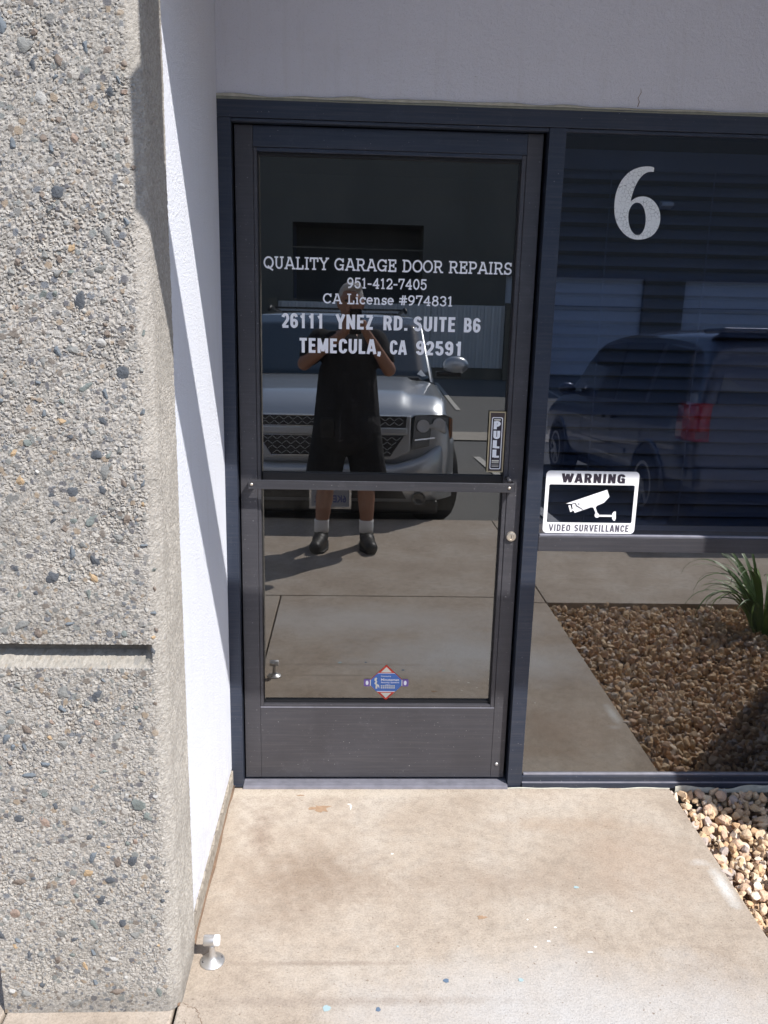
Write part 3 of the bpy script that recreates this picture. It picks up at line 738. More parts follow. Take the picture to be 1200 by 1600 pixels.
def chaik(p, n=2):
    for _ in range(n):
        q = []
        for i in range(len(p)):
            a, b = p[i], p[(i+1) % len(p)]
            q += [(a[0]*.75+b[0]*.25, a[1]*.75+b[1]*.25), (a[0]*.25+b[0]*.75, a[1]*.25+b[1]*.75)]
        p = q
    return p
o6 = poly_hole('suite_number', chaik(c6(OUT6), 1), chaik(c6(IN6), 2), .0122, M['six'], None)
tag(o6, 'large pale crackled numeral 6 stuck on the window beside the door', 'number')

# warning sign
ws = empty('warning_sign', (0, 0, 0), 'white video surveillance warning sticker in the lower left of the window', 'sign')
yS = .0120
wx0, wx1, wz0, wz1 = .986, 1.290, .9265, 1.134
poly_hole('panel', rrect(wx0, wx1, wz0, wz1, .014), rrect(wx0+.012, wx1-.012, wz0+.036, wz1-.045, .005), yS, M['sign_white'], ws)
def embolden(o, k=1): return o
sans_text('heading_text', 'WARNING', (1.036, 1.244, wz1-.0385, wz1-.0085), yS-.0009, M['sign_black'], ws, .21, .12)
sans_text('footer_text', 'VIDEO SURVEILLANCE', (1.006, 1.270, wz0+.0065, wz0+.0295), yS-.0009, M['sign_grey'], ws, .15, .10)
cw = lambda pts: [P(840+a/6.667, 720+b/6.667, yS) for a, b in pts]
CAMB = [(295, 445), (725, 302), (748, 375), (692, 436), (618, 468), (606, 486), (570, 486), (555, 484), (480, 510), (385, 542), (378, 522), (362, 520), (358, 505), (366, 500), (360, 470), (362, 450)]
poly_hole('camera_symbol', cw(CAMB), [], yS, M['sign_white'], ws)
poly_hole('camera_symbol', cw([(320, 466), (342, 462), (360, 528), (340, 534)]), [], yS, M['sign_white'], ws)
ARM = [(580, 487), (604, 486), (622, 540), (636, 552), (640, 563), (776, 564), (776, 552), (794, 530), (815, 528), (815, 600), (806, 624), (790, 624), (776, 605), (776, 584), (640, 582), (630, 592), (608, 592), (594, 578), (594, 558), (604, 546)]
poly_hole('camera_symbol', cw(ARM), [], yS, M['sign_white'], ws)
ln = MB(); q = cw([(362, 449), (392, 446), (400, 470), (468, 508), (474, 506), (406, 462), (398, 440), (362, 443)])
ln.prism(q, yS-.0014, yS-.0007).build('camera_line', M['sign_black'], ws)
dk = cw(arc(429, 449, 7, 7, 0, 330, 8)); MB().prism(dk, yS-.0014, yS-.0007).build('camera_dot', M['sign_black'], ws)

# venetian blind behind the upper pane
vb = empty('window_blind', (1.64, .12, 2.1), 'dark grey horizontal venetian blind hanging behind the upper window pane', 'blind')
vm = MB(); prof = [(-.024, -.0075), (-.012, -.001), (0, .0015), (.012, .0018), (.024, -.0005)]
th = R(34); vs = []
for x in (-.66, .66):
    for a, b in prof:
        vs.append((x, a*math.cos(th)-b*math.sin(th), a*math.sin(th)+b*math.cos(th)))
vs += [(x_, y_+.0004, z_-.0012) for x_, y_, z_ in vs]
fs = [(i, i+1, i+6, i+5) for i in range(4)]+[(i+10, i+15, i+16, i+11) for i in range(4)]+[(0, 5, 15, 10), (4, 14, 19, 9)]
vm.add(vs, fs); s0 = vm.build('slat', M['blind'], vb, smooth=True); s0.location = (0, -.002, -2.1+.945)
for k in range(1, 27):
    o = s0.copy(); COL.objects.link(o); o.parent = vb
    o.location = (random.uniform(-.002, .002), -.002, -2.1+.945+k*.0425); o.rotation_euler = (random.uniform(-.03, .03), random.uniform(-.0012, .0012), 0)
MB().box(-.665, .665, -.03, .03, -.045, .01).build('head_rail', M['blind'], vb)
for x in (-.5, -.18, .18, .5): MB().box(x, x+.004, -.030, -.029, -1.15, -.045).build('ladder_cord', M['blind'], vb)
MB().box(-.66, .66, -.026, .024, -1.185, -1.165).build('bottom_rail', M['blind'], vb)

# ------------------------------------------------------------------ the glass door
dr = empty('glass_door', (0.004, .03, 0), 'dark bronze framed glass door with white lettering and a push bar', 'door')
def dbox(name, x0, x1, z0, z1, y0=.030, y1=.074, m='bronze_door', bev=.0015, parent=None):
    o = MB().box(x0-.004, x1-.004, y0-.03, y1-.03, z0, z1).build(name, M[m], parent or dr, bevel=bev); return o
XL, XR, ZB, ZU = .0045, .9125, .0215, 2.1370
gx0, gx1, gz0, gz1 = .0690, .8525, .302, 2.066
dbox('stile', XL, .058, ZB, ZU); dbox('stile', .866, XR, ZB, ZU)
dbox('top_rail', .0583, .8657, 2.078, ZU-.0006, .0306, .0735, 'bronze')
dbox('bottom_rail', .0583, .8657, ZB, .288, .0306, .0735)
dbox('glazing_bead', .0583, gx0, .2885, 2.0775, .033, .056); dbox('glazing_bead', gx1, .8657, .2885, 2.0775, .033, .056)
dbox('glazing_bead', gx0+.0003, gx1-.0003, 2.066, 2.0775, .033, .056, 'bronze'); dbox('glazing_bead', gx0+.0003, gx1-.0003, .2885, .300, .033, .056)
dbox('bead_edge', .0583, .8657, .2882, .2905, .0300, .0328, 'chalked', 0)
for a in ((gx0, gx0+.0018, .3005, 2.0655), (gx1-.004, gx1, .3005, 2.0655), (gx0+.0045, gx1-.0045, .3005, .309), (gx0+.0045, gx1-.0045, 2.0575, 2.0655)):
    dbox('gasket', *a, .046, .0565, 'black_rubber', 0)
gp = MB(); gp.box(gx0+.001-.004, gx1-.001-.004, .0255, .0315, .3015, 2.0645, 1); gp.mi[2] = 0
gp.build('glass_pane', [M['door_glass'], M['glass_edge']], dr)
YG = .0555                                                  # world y of the outer glass face
dbox('cross_strip', gx0+.0045, gx1-.0045, 1.062, 1.107, .0475, .0545, 'black_rubber', 0)
# push bar: flat bar with a curled right end, standoffs, screws
pb = MB(); prof = [(.036, -.022), (.868, -.022), (.877, -.020), (.883, -.012), (.884, .0), (.884, .029)]
th_ = .006; inn = [(.036, -.022+th_), (.866, -.022+th_), (.873, -.014), (.877, -.008), (.878, .0), (.878, .029)]
pb.prism([(a-.004, b-.03) for a, b in prof]+[(a-.004, b-.03) for a, b in reversed(inn)], 1.066, 1.0955, 'z')
bo = pb.build('push_bar', M['bronze_bar'], dr, bevel=.0012)
MB().box(.032, .052, -.046, 0, 1.071, 1.091).build('bar_bracket', M['bronze_bar'], dr, bevel=.001)
for x in (.046, .862): MB().lathe([(.0048, -.0545), (.0048, -.0525), (.003, -.0525)], (x-.004, 0, 1.081), 'y', 14).build('screw', M['brass'], bo, smooth=True)
MB().lathe([(.0065, 0), (.0065, -.05)], (.862-.004, 0, 1.104), 'y', 12).build('bar_bolt', M['bronze_bar'], dr, smooth=True)
dbox('weld_plate', .0165, .056, 1.045, 1.0655, .0292, .0299, 'bronze_door', 0)
lk = MB().lathe([(.0165, 0), (.0165, -.006), (.0145, -.009), (.009, -.010), (.0085, -.0085), (.004, -.0085)], (.887-.004, 0, .9085), 'y', 28).build('lock_cylinder', M['brass'], dr, smooth='auto')
MB().box(.8862-.004, .8878-.004, -.0092, -.0086, .9035, .9135).build('key_slot', M['black_rubber'], lk)
MB().lathe([(.0065, 0), (.006, -.003), (.003, -.0045), (.0005, -.005)], (.885-.004, 0, .074), 'y', 16).build('pivot_screw', M['brushed'], dr, smooth=True)

def dtext(fn, name, txt, box, *a, **k):
    b = (box[0]-.004, box[1]-.004, box[2], box[3]); return fn(name, txt, b, YG-.03-.0012, M['vinyl'], dr, *a, **k)
dtext(slab_text, 'lettering', 'QUALITY GARAGE DOOR REPAIRS', (.083, .844, 1.7375, 1.7735))
dtext(slab_text, 'lettering', '951-412-7405', (.338, .583, 1.6860, 1.7175))
dtext(slab_text, 'lettering', 'CA License #974831', (.264, .664, 1.6385, 1.6690))
dtext(sans_text, 'lettering', '26111', (.137, .262, 1.5625, 1.6075))
dtext(sans_text, 'lettering', 'YNEZ', (.303, .420, 1.5625, 1.6070))
dtext(sans_text, 'lettering', 'RD.', (.452, .527, 1.5620, 1.6060))
dtext(sans_text, 'lettering', 'SUITE', (.546, .676, 1.5610, 1.6060))
dtext(sans_text, 'lettering', 'B6', (.704, .756, 1.5610, 1.6050))
dtext(sans_text, 'lettering', 'TEMECULA,', (.192, .446, 1.4880, 1.5330))
dtext(sans_text, 'lettering', 'CA', (.474, .528, 1.4880, 1.5320))
dtext(sans_text, 'lettering', '92591', (.556, .697, 1.4880, 1.5320))
# PULL label
pl = MB(); px0, px1, pz0, pz1 = .797, .850, 1.1195, 1.3165
lab = dbox('pull_label', px0, px1, pz0, pz1, YG-.0125, YG-.0115, 'gold', 0)
yl = YG-.0125-.03
def lbox(x0, x1, z0, z1, m, k, name='label_print'):
    return MB().box(x0-.004, x1-.004, yl-.0002*k, yl-.0002*k+.00015, z0, z1).build(name, M[m], lab)
lbox(px0+.004, px1-.004, pz0+.004, pz1-.004, 'label_brown', 1)
MB().ring_prism([(a-.004, b) for a, b in rrect(px0+.009, px1-.009, pz0+.010, pz1-.018, .005)], [(a-.004, b) for a, b in rrect(px0+.0115, px1-.0115, pz0+.0125, pz1-.0205, .004)], yl-.0006, yl-.0004).build('label_border', M['vinyl'], lab)
lbox(px0+.0117, px1-.0117, pz0+.0127, pz1-.0207, 'sign_black', 2)
for i, ch in enumerate('PULL'):
    z1 = pz1-.031-i*.0305
    sans_text('label_letter', ch, (px0+.0155-.004, px1-.0155-.004, z1-.0255, z1), yl-.0010, M['vinyl'], lab, .26)
lbox(px0+.016, px1-.016, pz1-.0285, pz1-.0245, 'cream', 4)
for z_, h_ in ((1.1560, .006), (1.1510, .003), (1.1440, .0016), (1.1395, .0025), (1.1330, .0012)): lbox(px0+.015, px1-.015, z_-.001, z_-.001+h_*.8, 'cream', 4)
# alarm sticker
dx, dz = .489, .372; yA = YG-.03-.0010
D4 = lambda s, k=0: [(dx-.004, dz+s), (dx-.004+s, dz), (dx-.004, dz-s), (dx-.004-s, dz)]
st = MB().prism(D4(.066), yA-.0002, yA).build('alarm_sticker', M['red'], dr)
def apoly(pts, k, m, name='sticker_print'): return MB().prism([(a-.004, b) for a, b in pts], yA-.0002*k-.0002, yA-.0002*k).build(name, M[m], st)
apoly([(dx, dz+.058), (dx+.019, dz+.038), (dx-.019, dz+.038)], 1, 'cream'); apoly([(dx, dz-.058), (dx-.019, dz-.038), (dx+.019, dz-.038)], 1, 'cream')
apoly([(dx-.030, dz+.034), (dx+.030, dz+.034), (dx+.064, dz), (dx+.033, dz-.033), (dx-.033, dz-.033), (dx-.064, dz)], 2, 'blue')
apoly([(dx-.030, dz+.034), (dx-.0285, dz+.0355), (dx+.0285, dz+.0355), (dx+.030, dz+.034)], 3, 'vinyl')
apoly([(dx-.030, dz-.0345), (dx-.0315, dz-.032), (dx+.0315, dz-.032), (dx+.030, dz-.0345)], 3, 'vinyl')
for sx in (-1, 1):
    apoly(rrect(dx+sx*.0655-.0115, dx+sx*.0655+.0115, dz-.0135, dz+.0125, .004), 4, 'purple')
    apoly(rrect(dx+sx*.0545-.0015, dx+sx*.0545+.0015, dz-.012, dz+.011, .001), 5, 'cream')
    apoly(arc(dx+sx*.066, dz-.001, .005, .0085, 0, 330, 10), 5, 'vinyl')
FIG = [(-.040, .016), (-.034, .019), (-.031, .014), (-.034, .010), (-.031, .004), (-.033, -.004), (-.024, -.010), (-.023, -.023), (-.029, -.012), (-.031, -.023), (-.037, -.022), (-.036, -.008), (-.041, -.004), (-.037, .005), (-.041, .008)]
apoly([(dx+a, dz+b) for a, b in FIG], 4, 'cream')
yT = yA-.0013
def at_(t, x0, x1, z0, z1, b=.02): font_text('sticker_text', t, (dx+x0-.004, dx+x1-.004, dz+z0, dz+z1), yT, M['vinyl'], st, b)
at_('Protected by', -.018, .017, .0225, .0265); at_('Minuteman', -.018, .044, .0065, .0165, .01); at_('Security Systems', -.018, .045, -.0015, .0035)
at_('call us', -.002, .014, -.0085, -.0060)
for z_ in (-.0145, -.0215):
    x_ = -.018
    for k in range(7):
        apoly([(dx+x_, dz+z_), (dx+x_+.005, dz+z_), (dx+x_+.005, dz+z_+.0045), (dx+x_, dz+z_+.0045)], 5, 'cream'); x_ += .0072

# ------------------------------------------------------------------ exposed-aggregate pillar
def agg_color_noise(): pass
def pillar(x0, x1, yf, yb, ztop, detailed, label):
    t = empty('concrete_pillar', (x0, yf, 0), label, 'pillar')
    ch = .022
    if not detailed:
        MB().box(0, x1-x0, 0, yb-yf, 0, ztop).build('core', M['agg_plain'], t, bevel=.015); return t
    MB().box(0, x1-x0-.012, .05, yb-yf-.004, 0, ztop).build('core', M['agg_plain'], t)
    st = .0021
    Lf = (x1-x0)-ch; Lc = ch*1.414; Ls = (yb-yf)-ch
    nu = int((Lf+Lc+Ls)/st)+1; nz = int(ztop/st)+1
    U = np.linspace(0, Lf+Lc+Ls, nu); Z = np.linspace(0, ztop, nz)
    # smooth rounded path
    px = np.where(U < Lf, U, np.where(U < Lf+Lc, Lf+(U-Lf)/1.414, Lf+ch)); py = np.where(U < Lf, 0, np.where(U < Lf+Lc, (U-Lf)/1.414, ch+(U-Lf-Lc)))
    def sm(a, k):
        for _ in range(k): a = np.concatenate([a[:1], (a[:-2]+2*a[1:-1]+a[2:])/4, a[-1:]])
        return a
    px, py = sm(px, 25), sm(py, 25)
    tx = np.gradient(px); ty = np.gradient(py); L = np.hypot(tx, ty); nxv, nyv = ty/L, -tx/L
    H = np.zeros((nz, nu), np.float32)
    def vnoise(cell, amp):
        gy, gx = int(ztop/cell)+3, int(U[-1]/cell)+3; g = rng.standard_normal((gy, gx)).astype(np.float32)
        zi = Z/cell; ui = U/cell; z0 = zi.astype(int); u0 = ui.astype(int); fz = (zi-z0)[:, None]; fu = (ui-u0)[None]
        fz = fz*fz*(3-2*fz); fu = fu*fu*(3-2*fu)
        return amp*((g[z0][:, u0]*(1-fu)+g[z0][:, u0+1]*fu)*(1-fz)+(g[z0+1][:, u0]*(1-fu)+g[z0+1][:, u0+1]*fu)*fz)
    side = np.clip((U-Lf+.012)/.02, 0, 1)[None]              # 1 on chamfer and side
    rough = 1-.55*side
    H += (vnoise(.11, .0012)+vnoise(.03, .0007)+vnoise(.009, .0006)+vnoise(.0042, .0007)+vnoise(.0024, .0009))*rough
    C = np.empty((nz, nu, 3), np.float32)
    base = np.array([.36, .342, .315]); C[:] = base
    C *= (1+vnoise(.08, .05)+vnoise(.006, .12)+vnoise(.0028, .16))[..., None]
    pal = np.array([(.48, .46, .43), (.36, .35, .34), (.25, .25, .255), (.54, .52, .49), (.42, .36, .30), (.14, .15, .17), (.30, .27, .24), (.60, .58, .54), (.20, .22, .25)])
    pw = np.array([.2, .17, .12, .15, .08, .06, .1, .08, .04]); pw /= pw.sum()
    n1 = 52000
    us = rng.uniform(0, U[-1], n1); zs = rng.uniform(0, ztop, n1); rs = rng.choice([.0017, .0022, .0028, .0036, .0048], n1, p=[.42, .30, .16, .08, .04])
    ks = rng.choice(len(pal), n1, p=pw); el = rng.uniform(.5, 1, n1); an = rng.uniform(0, np.pi, n1); hh = rng.uniform(.0002, .0017, n1)
    tiltx = rng.uniform(-.5, .5, n1); tiltz = rng.uniform(-.5, .5, n1)
    for i in range(n1):
        r = rs[i]; u, z = us[i], zs[i]
        if u > Lf-.004 and r > .003 and i % 6: continue
        i0 = max(0, int((z-r)/st)); i1 = min(nz, int((z+r)/st)+2); j0 = max(0, int((u-r)/st)); j1 = min(nu, int((u+r)/st)+2)
        du = U[None, j0:j1]-u; dz = Z[i0:i1, None]-z; c, s = math.cos(an[i]), math.sin(an[i])
        a = (du*c+dz*s)/r; b = (-du*s+dz*c)/(r*el[i]); d = np.maximum(a*a, 0)+b*b
        m = d < 1
        if not m.any(): continue
        k = .5 if u > Lf else 1
        h = k*(hh[i]+.0008*np.sqrt(np.clip(1-d, 0, 1))+tiltx[i]*du*.6+tiltz[i]*dz*.6)
        sub = H[i0:i1, j0:j1]; hb = h; mm = m & (hb > sub-.0009); sub[mm] = np.maximum(sub, hb)[mm]
        cs = C[i0:i1, j0:j1]; col = pal[ks[i]]; cs[mm] = cs[mm]*(.35 if u < Lf else .6)+col*(.65 if u < Lf else .4)
    n2 = 5200
    pal2 = np.array([(.13, .15, .18), (.18, .185, .185), (.27, .265, .25), (.17, .145, .125), (.32, .25, .18), (.095, .10, .12), (.46, .44, .41), (.20, .22, .22)])
    us = rng.uniform(0, Lf-.004, n2); zs = rng.uniform(0, ztop, n2); rs = rng.choice([.0027, .0036, .0048, .0062, .008], n2, p=[.35, .3, .2, .1, .05]); ks = rng.integers(0, 8, n2); el = rng.uniform(.45, .95, n2); an = rng.uniform(0, np.pi, n2)
    for i in range(n2):
        r = rs[i]; u, z = us[i], zs[i]
        i0 = max(0, int((z-r)/st)); i1 = min(nz, int((z+r)/st)+2); j0 = max(0, int((u-r)/st)); j1 = min(nu, int((u+r)/st)+2)
        du = U[None, j0:j1]-u; dz = Z[i0:i1, None]-z; c, s = math.cos(an[i]), math.sin(an[i])
        a = np.abs(du*c+dz*s)/r; b = np.abs(-du*s+dz*c)/(r*el[i]); m = (a**2.6+b**2.6+.35*a*b) < 1
        if not m.any(): continue
        sub = H[i0:i1, j0:j1]; lvl = float(sub[m].mean())+rng.uniform(.0002, .0016); sub[m] = lvl+.15*(sub[m]-lvl)
        cs = C[i0:i1, j0:j1]; cs[m] = cs[m]*.12+pal2[ks[i]]*.88
    H *= .80
    # groove (reveal) across the front
    gz = Z[:, None]; gu = U[None]; end = Lf-.004
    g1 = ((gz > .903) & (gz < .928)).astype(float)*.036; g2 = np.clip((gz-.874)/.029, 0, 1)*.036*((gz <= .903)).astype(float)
    taper = np.clip((end-gu)/(.02), 0, 1); taper = np.where(gu < end, np.maximum(taper, 0), 0)
    gd = (g1+g2)*taper
    ing = (gd > .001)
    H = np.where(ing, H*.45, H)-gd
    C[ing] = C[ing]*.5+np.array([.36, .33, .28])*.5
    fl = np.broadcast_to((g1 > 0)&(gu < end), C.shape[:2]); C[fl] = C[fl]*.35+np.array([.09, .085, .078])  # groove floor darkened in the vertex colour to deepen its shade
    C[:, (U > Lf-.02)] = C[:, (U > Lf-.02)]*.8+np.array([.41, .385, .35])*.2
    # grime near the foot and smoother skim of cement at the very bottom
    ft = np.clip((.075-Z)/.05, 0, 1)[:, None]; H = H*(1-.75*ft)
    C = C*(1-.18*ft[..., None])
    # crumbling outer corner
    X = px[None]+nxv[None]*H; Y = py[None]+nyv[None]*H; ZZ = np.broadcast_to(Z[:, None], X.shape)
    vv = np.stack([X, Y, ZZ], -1).reshape(-1, 3).astype(np.float32)
    idx = np.arange(nz*nu).reshape(nz, nu)
    ff = np.stack([idx[:-1, :-1], idx[:-1, 1:], idx[1:, 1:], idx[1:, :-1]], -1).reshape(-1, 4).astype(np.int32)
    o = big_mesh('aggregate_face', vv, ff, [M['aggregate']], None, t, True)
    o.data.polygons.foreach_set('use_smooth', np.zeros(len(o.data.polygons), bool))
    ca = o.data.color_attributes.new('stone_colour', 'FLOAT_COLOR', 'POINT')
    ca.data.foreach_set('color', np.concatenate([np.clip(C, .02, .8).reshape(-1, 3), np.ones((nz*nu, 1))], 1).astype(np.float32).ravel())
    o['kind'] = 'stuff'
    # larger stones one can pick out
    cols = {'blue': (.145, .165, .185), 'slate': (.09, .098, .11), 'grey': (.22, .22, .21), 'brown': (.19, .155, .13), 'tan': (.40, .29, .18), 'green': (.17, .19, .18), 'rose': (.29, .22, .18), 'pale': (.38, .37, .35)}
    ms = []
    for i, (k, c) in enumerate(cols.items()):
        mt = rockmat('aggregate_stone_'+k, c)
        for v in range(2): ms.append(rock_mesh('stone', 300+i*7+v, mt, 2))
    wts = [4, 4, 3, 3, 4, 4, 2, 2, 1, 1, 3, 3, 1, 1, 2, 2]
    placed = []; tries = 0
    while len(placed) < 298 and tries < 9000:
        tries += 1
        u = random.uniform(.008, Lf+.01); z = random.uniform(.02, min(ztop, 2.42)); r = random.choice((.006, .007, .008, .009, .0105, .013, .016)) * random.uniform(.85, 1.1)
        if u > Lf-.02: r = min(r, .006)
        if .855 < z < .94 and u < end: continue
        if any((u-a)**2+(z-b)**2 < (r+c+.004)**2 for a, b, c in placed): continue
        placed.append((u, z, r))
        j = min(nu-1, int(u/st)); i_ = min(nz-1, int(z/st))
        inst('stone', random.choices(ms, wts)[0], t, (px[j]+nxv[j]*-.0007, py[j]-.0002, z),
             (0, random.uniform(0, 6.28), random.uniform(-.15, .15)), (r*random.uniform(1., 1.35), .0034+random.uniform(0, .0016), r*random.uniform(.6, 1.0)))
    return t
def aggm(name, vcol):
    n = N(name); f = n.noise(520, 3, .7); g = n.noise(1300, 2, .6)
    if vcol:
        a = n.new('ShaderNodeVertexColor'); a.layer_name = 'stone_colour'; c = a.outputs[0]
        big = n.noise(2.5, 4); c = n.mix(1.0, c, n.ramp(big, [(.3, (.93, .92, .90)), (.7, (1.06, 1.05, 1.04))]), 'MULTIPLY')
    else: c = n.ramp(n.vor(90).outputs['Distance'], [(.1, (.3, .29, .27)), (.6, (.5, .45, .39))])
    c = n.mix(n.ramp(f, [(.35, .35), (.6, 0)]), c, (.25, .22, .19))
    return n.set(c, .93, 0, n.bump(n.math('ADD', f, n.math('MULTIPLY', g, .5)), .0013), .25)
M['aggregate'] = aggm('exposed_aggregate', True); M['agg_plain'] = aggm('aggregate_plain', False)
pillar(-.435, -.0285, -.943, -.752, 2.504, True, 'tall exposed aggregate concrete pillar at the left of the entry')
pillar(2.365, 2.775, -.943, -.752, 2.504, False, 'exposed aggregate concrete pillar at the right end of the gravel bed')

# ------------------------------------------------------------------ door stop on the floor
ds = empty('floor_door_stop', (.022, -.790, 0), 'small brushed metal door stop with white rubber tip screwed to the slab', 'door stop')
MB().lathe([(.031, .0), (.0315, .002), (.029, .0045), (.016, .009), (.010, .015), (.0078, .024), (.0072, .045), (.0076, .052)], (0, 0, 0), 'z', 32).build('base_post', M['brushed'], ds, smooth=True)
MB().lathe([(.0125, -.020), (.0135, -.018), (.0135, .006), (.012, .007)], (0, 0, .0630), 'x', 28).build('barrel', M['brushed'], ds, smooth='auto')
MB().lathe([(.0135, .0065), (.0138, .009), (.0138, .017), (.012, .020), (.001, .0205)], (0, 0, .0630), 'x', 28).build('rubber_tip', M['rubber_white'], ds, smooth='auto')
for a in (200, 20, 110): MB().lathe([(.0042, .0028), (.004, .0068), (.0022, .0068), (.002, .0055)], (.0225*math.cos(R(a)), .0225*math.sin(R(a)), 0), 'z', 12).build('screw', M['bronze_bar'], ds, smooth=True)

# ------------------------------------------------------------------ strap-leaved plant
def plant(x, y, n, label, seed, sc=1.0):
    t = empty('strap_leaf_plant', (x, y, -.06), label, 'plant'); rr = random.Random(seed)
    kinds = []
    for k in range(10):
        L = rr.uniform(.42, .72)*sc; bend = rr.uniform(1.3, 2.9); wd = rr.uniform(.007, .012); m = 14; vs = []
        px_ = 0; pz = 0; ang = R(rr.uniform(62, 84))
        for i in range(m+1):
            s = i/m; w_ = wd*(math.sin(math.pi*min(1, .12+.88*s))**.6)*(1-.75*s**3)+.0006
            vs += [(px_, -w_, pz+.25*w_), (px_, 0, pz-.1*w_), (px_, w_, pz+.25*w_)]
            ang -= bend*s*2.0/m*1.2; px_ += L/m*math.cos(ang); pz += L/m*math.sin(ang)
        o = MB().add(vs, [(3*i+k2, 3*i+3+k2, 3*i+4+k2, 3*i+1+k2) for i in range(m) for k2 in (0, 1)]).build('leaf', M['leaf_light'] if k % 4 == 0 else M['leaf'], t, smooth=True)
        kinds.append(o)
    for k in range(n):
        o = kinds[k] if k < 10 else kinds[rr.randrange(10)].copy()
        if k >= 10: COL.objects.link(o); o.parent = t
        a = rr.uniform(0, 2*math.pi); q = rr.uniform(0, .05); o.location = (q*math.cos(a), q*math.sin(a), 0); o.rotation_euler = (rr.uniform(-.15, .15), 0, a+rr.uniform(-.3, .3)); s = rr.uniform(.75, 1.2); o.scale = (s, s, s)
plant(2.60, -1.52, 95, 'clump of arching strap leaves growing in the gravel below the window', 3)
plant(3.30, -1.3, 60, 'strap leaved clump standing behind the concrete pillar in the gravel', 4)

# ------------------------------------------------------------------ vehicles
SL = math.atan(.05)
def loft(sts, cap=True, closed_top=True):
    """sts: list of (y, half profile [(x,z)...] from bottom centre to top centre), mirrored"""
    m = MB(); rings = []
    for y, pr in sts:
        full = [(x, z) for x, z in pr]+[(-x, z) for x, z in reversed(pr) if abs(x) > 1e-6]
        rings.append([(x, y, z) for x, z in full])
    n = len(rings[0]); vs = [v for r_ in rings for v in r_]
    fs = [(i*n+k, i*n+(k+1) % n, (i+1)*n+(k+1) % n, (i+1)*n+k) for i in range(len(rings)-1) for k in range(n)]
    if cap: fs += [tuple(range(n)), tuple(range((len(rings)-1)*n, len(rings)*n))]
    return m.add(vs, fs)
def subsurf(o, lv=2):
    md = o.modifiers.new('sub', 'SUBSURF'); md.levels = lv; md.render_levels = lv; return o
def wheel(t, x, y, z, r, wd, side, steer=0, spokes=6, rimm='alloy'):
    """wheel > tyre rim: tyre carries the sub-parts"""
    w_ = bpy.data.objects.new('wheel', None); COL.objects.link(w_); w_.parent = t; w_.location = (x, y, z); w_.rotation_euler = (0, 0, steer); w_.empty_display_size = .1
    hw = wd/2
    MB().lathe([(r*.62, -hw), (r*.93, -hw), (r*.99, -hw*.75), (r, -hw*.4), (r, hw*.4), (r*.99, hw*.75), (r*.93, hw), (r*.62, hw)], (0, 0, 0), 'x', 40).build('tyre', M['tyre'], w_, smooth='auto')
    rim = MB(); s = side
    rim.ring_prism([(r*.64*math.cos(2*math.pi*k/32), r*.64*math.sin(2*math.pi*k/32)) for k in range(32)], [(r*.56*math.cos(2*math.pi*k/32), r*.56*math.sin(2*math.pi*k/32)) for k in range(32)], s*hw*.5, s*hw*1.04, 'x')
    for k in range(spokes):
        a = 2*math.pi*k/spokes; c, q = math.cos(a), math.sin(a); e = (-q, c)
        p0, p1 = (r*.08*c, r*.08*q), (r*.60*c, r*.60*q)
        rim.prism([(p0[0]+e[0]*.035, p0[1]+e[1]*.035), (p1[0]+e[0]*.022, p1[1]+e[1]*.022), (p1[0]-e[0]*.022, p1[1]-e[1]*.022), (p0[0]-e[0]*.035, p0[1]-e[1]*.035)], s*hw*.75, s*(hw*.98+.001*k), 'x')
    rim.lathe([(r*.16, s*hw*.6), (r*.16, s*hw*1.08), (r*.1, s*hw*1.12)], (0, 0, 0), 'x', 20)
    rim.build('rim', M[rimm], w_, smooth='auto')
    MB().lathe([(r*.6, s*hw*.1), (r*.6, s*hw*.4)], (0, 0, 0), 'x', 24).build('brake_disc', M['black_plastic'], w_)
    return w_

# --- grey SUV, nose to the storefront; local +y = towards its tail (world -y) handled by mirroring coordinates
suv = empty('suv', (.197, -3.60, -.150), 'silver grey SUV parked nose first towards the glass door', 'car', rot=(SL, 0, 0))
Y = lambda a: -a
def suvst(y, zb, xw, zsh, xsh, ztop, flare=0):
    return (Y(y), [(0, zb), (xw*.80, zb), (xw*.97, zb+.06), (xw, zb+.25), (xw+flare, (zb+zsh)/2+.08), (xw-.005, zsh-.12), (xsh+.02, zsh-.01), (xsh-.06, zsh+.02), (xsh*.5, ztop-.006), (0, ztop)])
body = loft([suvst(.17, .34, .90, .90, .84, .92), suvst(.20, .32, .955, .955, .89, .975), suvst(.42, .30, .985, 1.01, .925, 1.035), suvst(.9, .30, .995, 1.08, .945, 1.10, .018), suvst(1.3, .30, .995, 1.14, .95, 1.16), suvst(1.6, .30, .995, 1.19, .955, 1.20), suvst(3.2, .30, 1.0, 1.22, .955, 1.23), suvst(4.3, .30, 1.0, 1.22, .955, 1.23, .012), suvst(4.95, .34, .985, 1.22, .94, 1.23), suvst(5.05, .40, .95, 1.18, .90, 1.19)]).build('body', M['silver'], suv, smooth=True)
subsurf(body, 2)
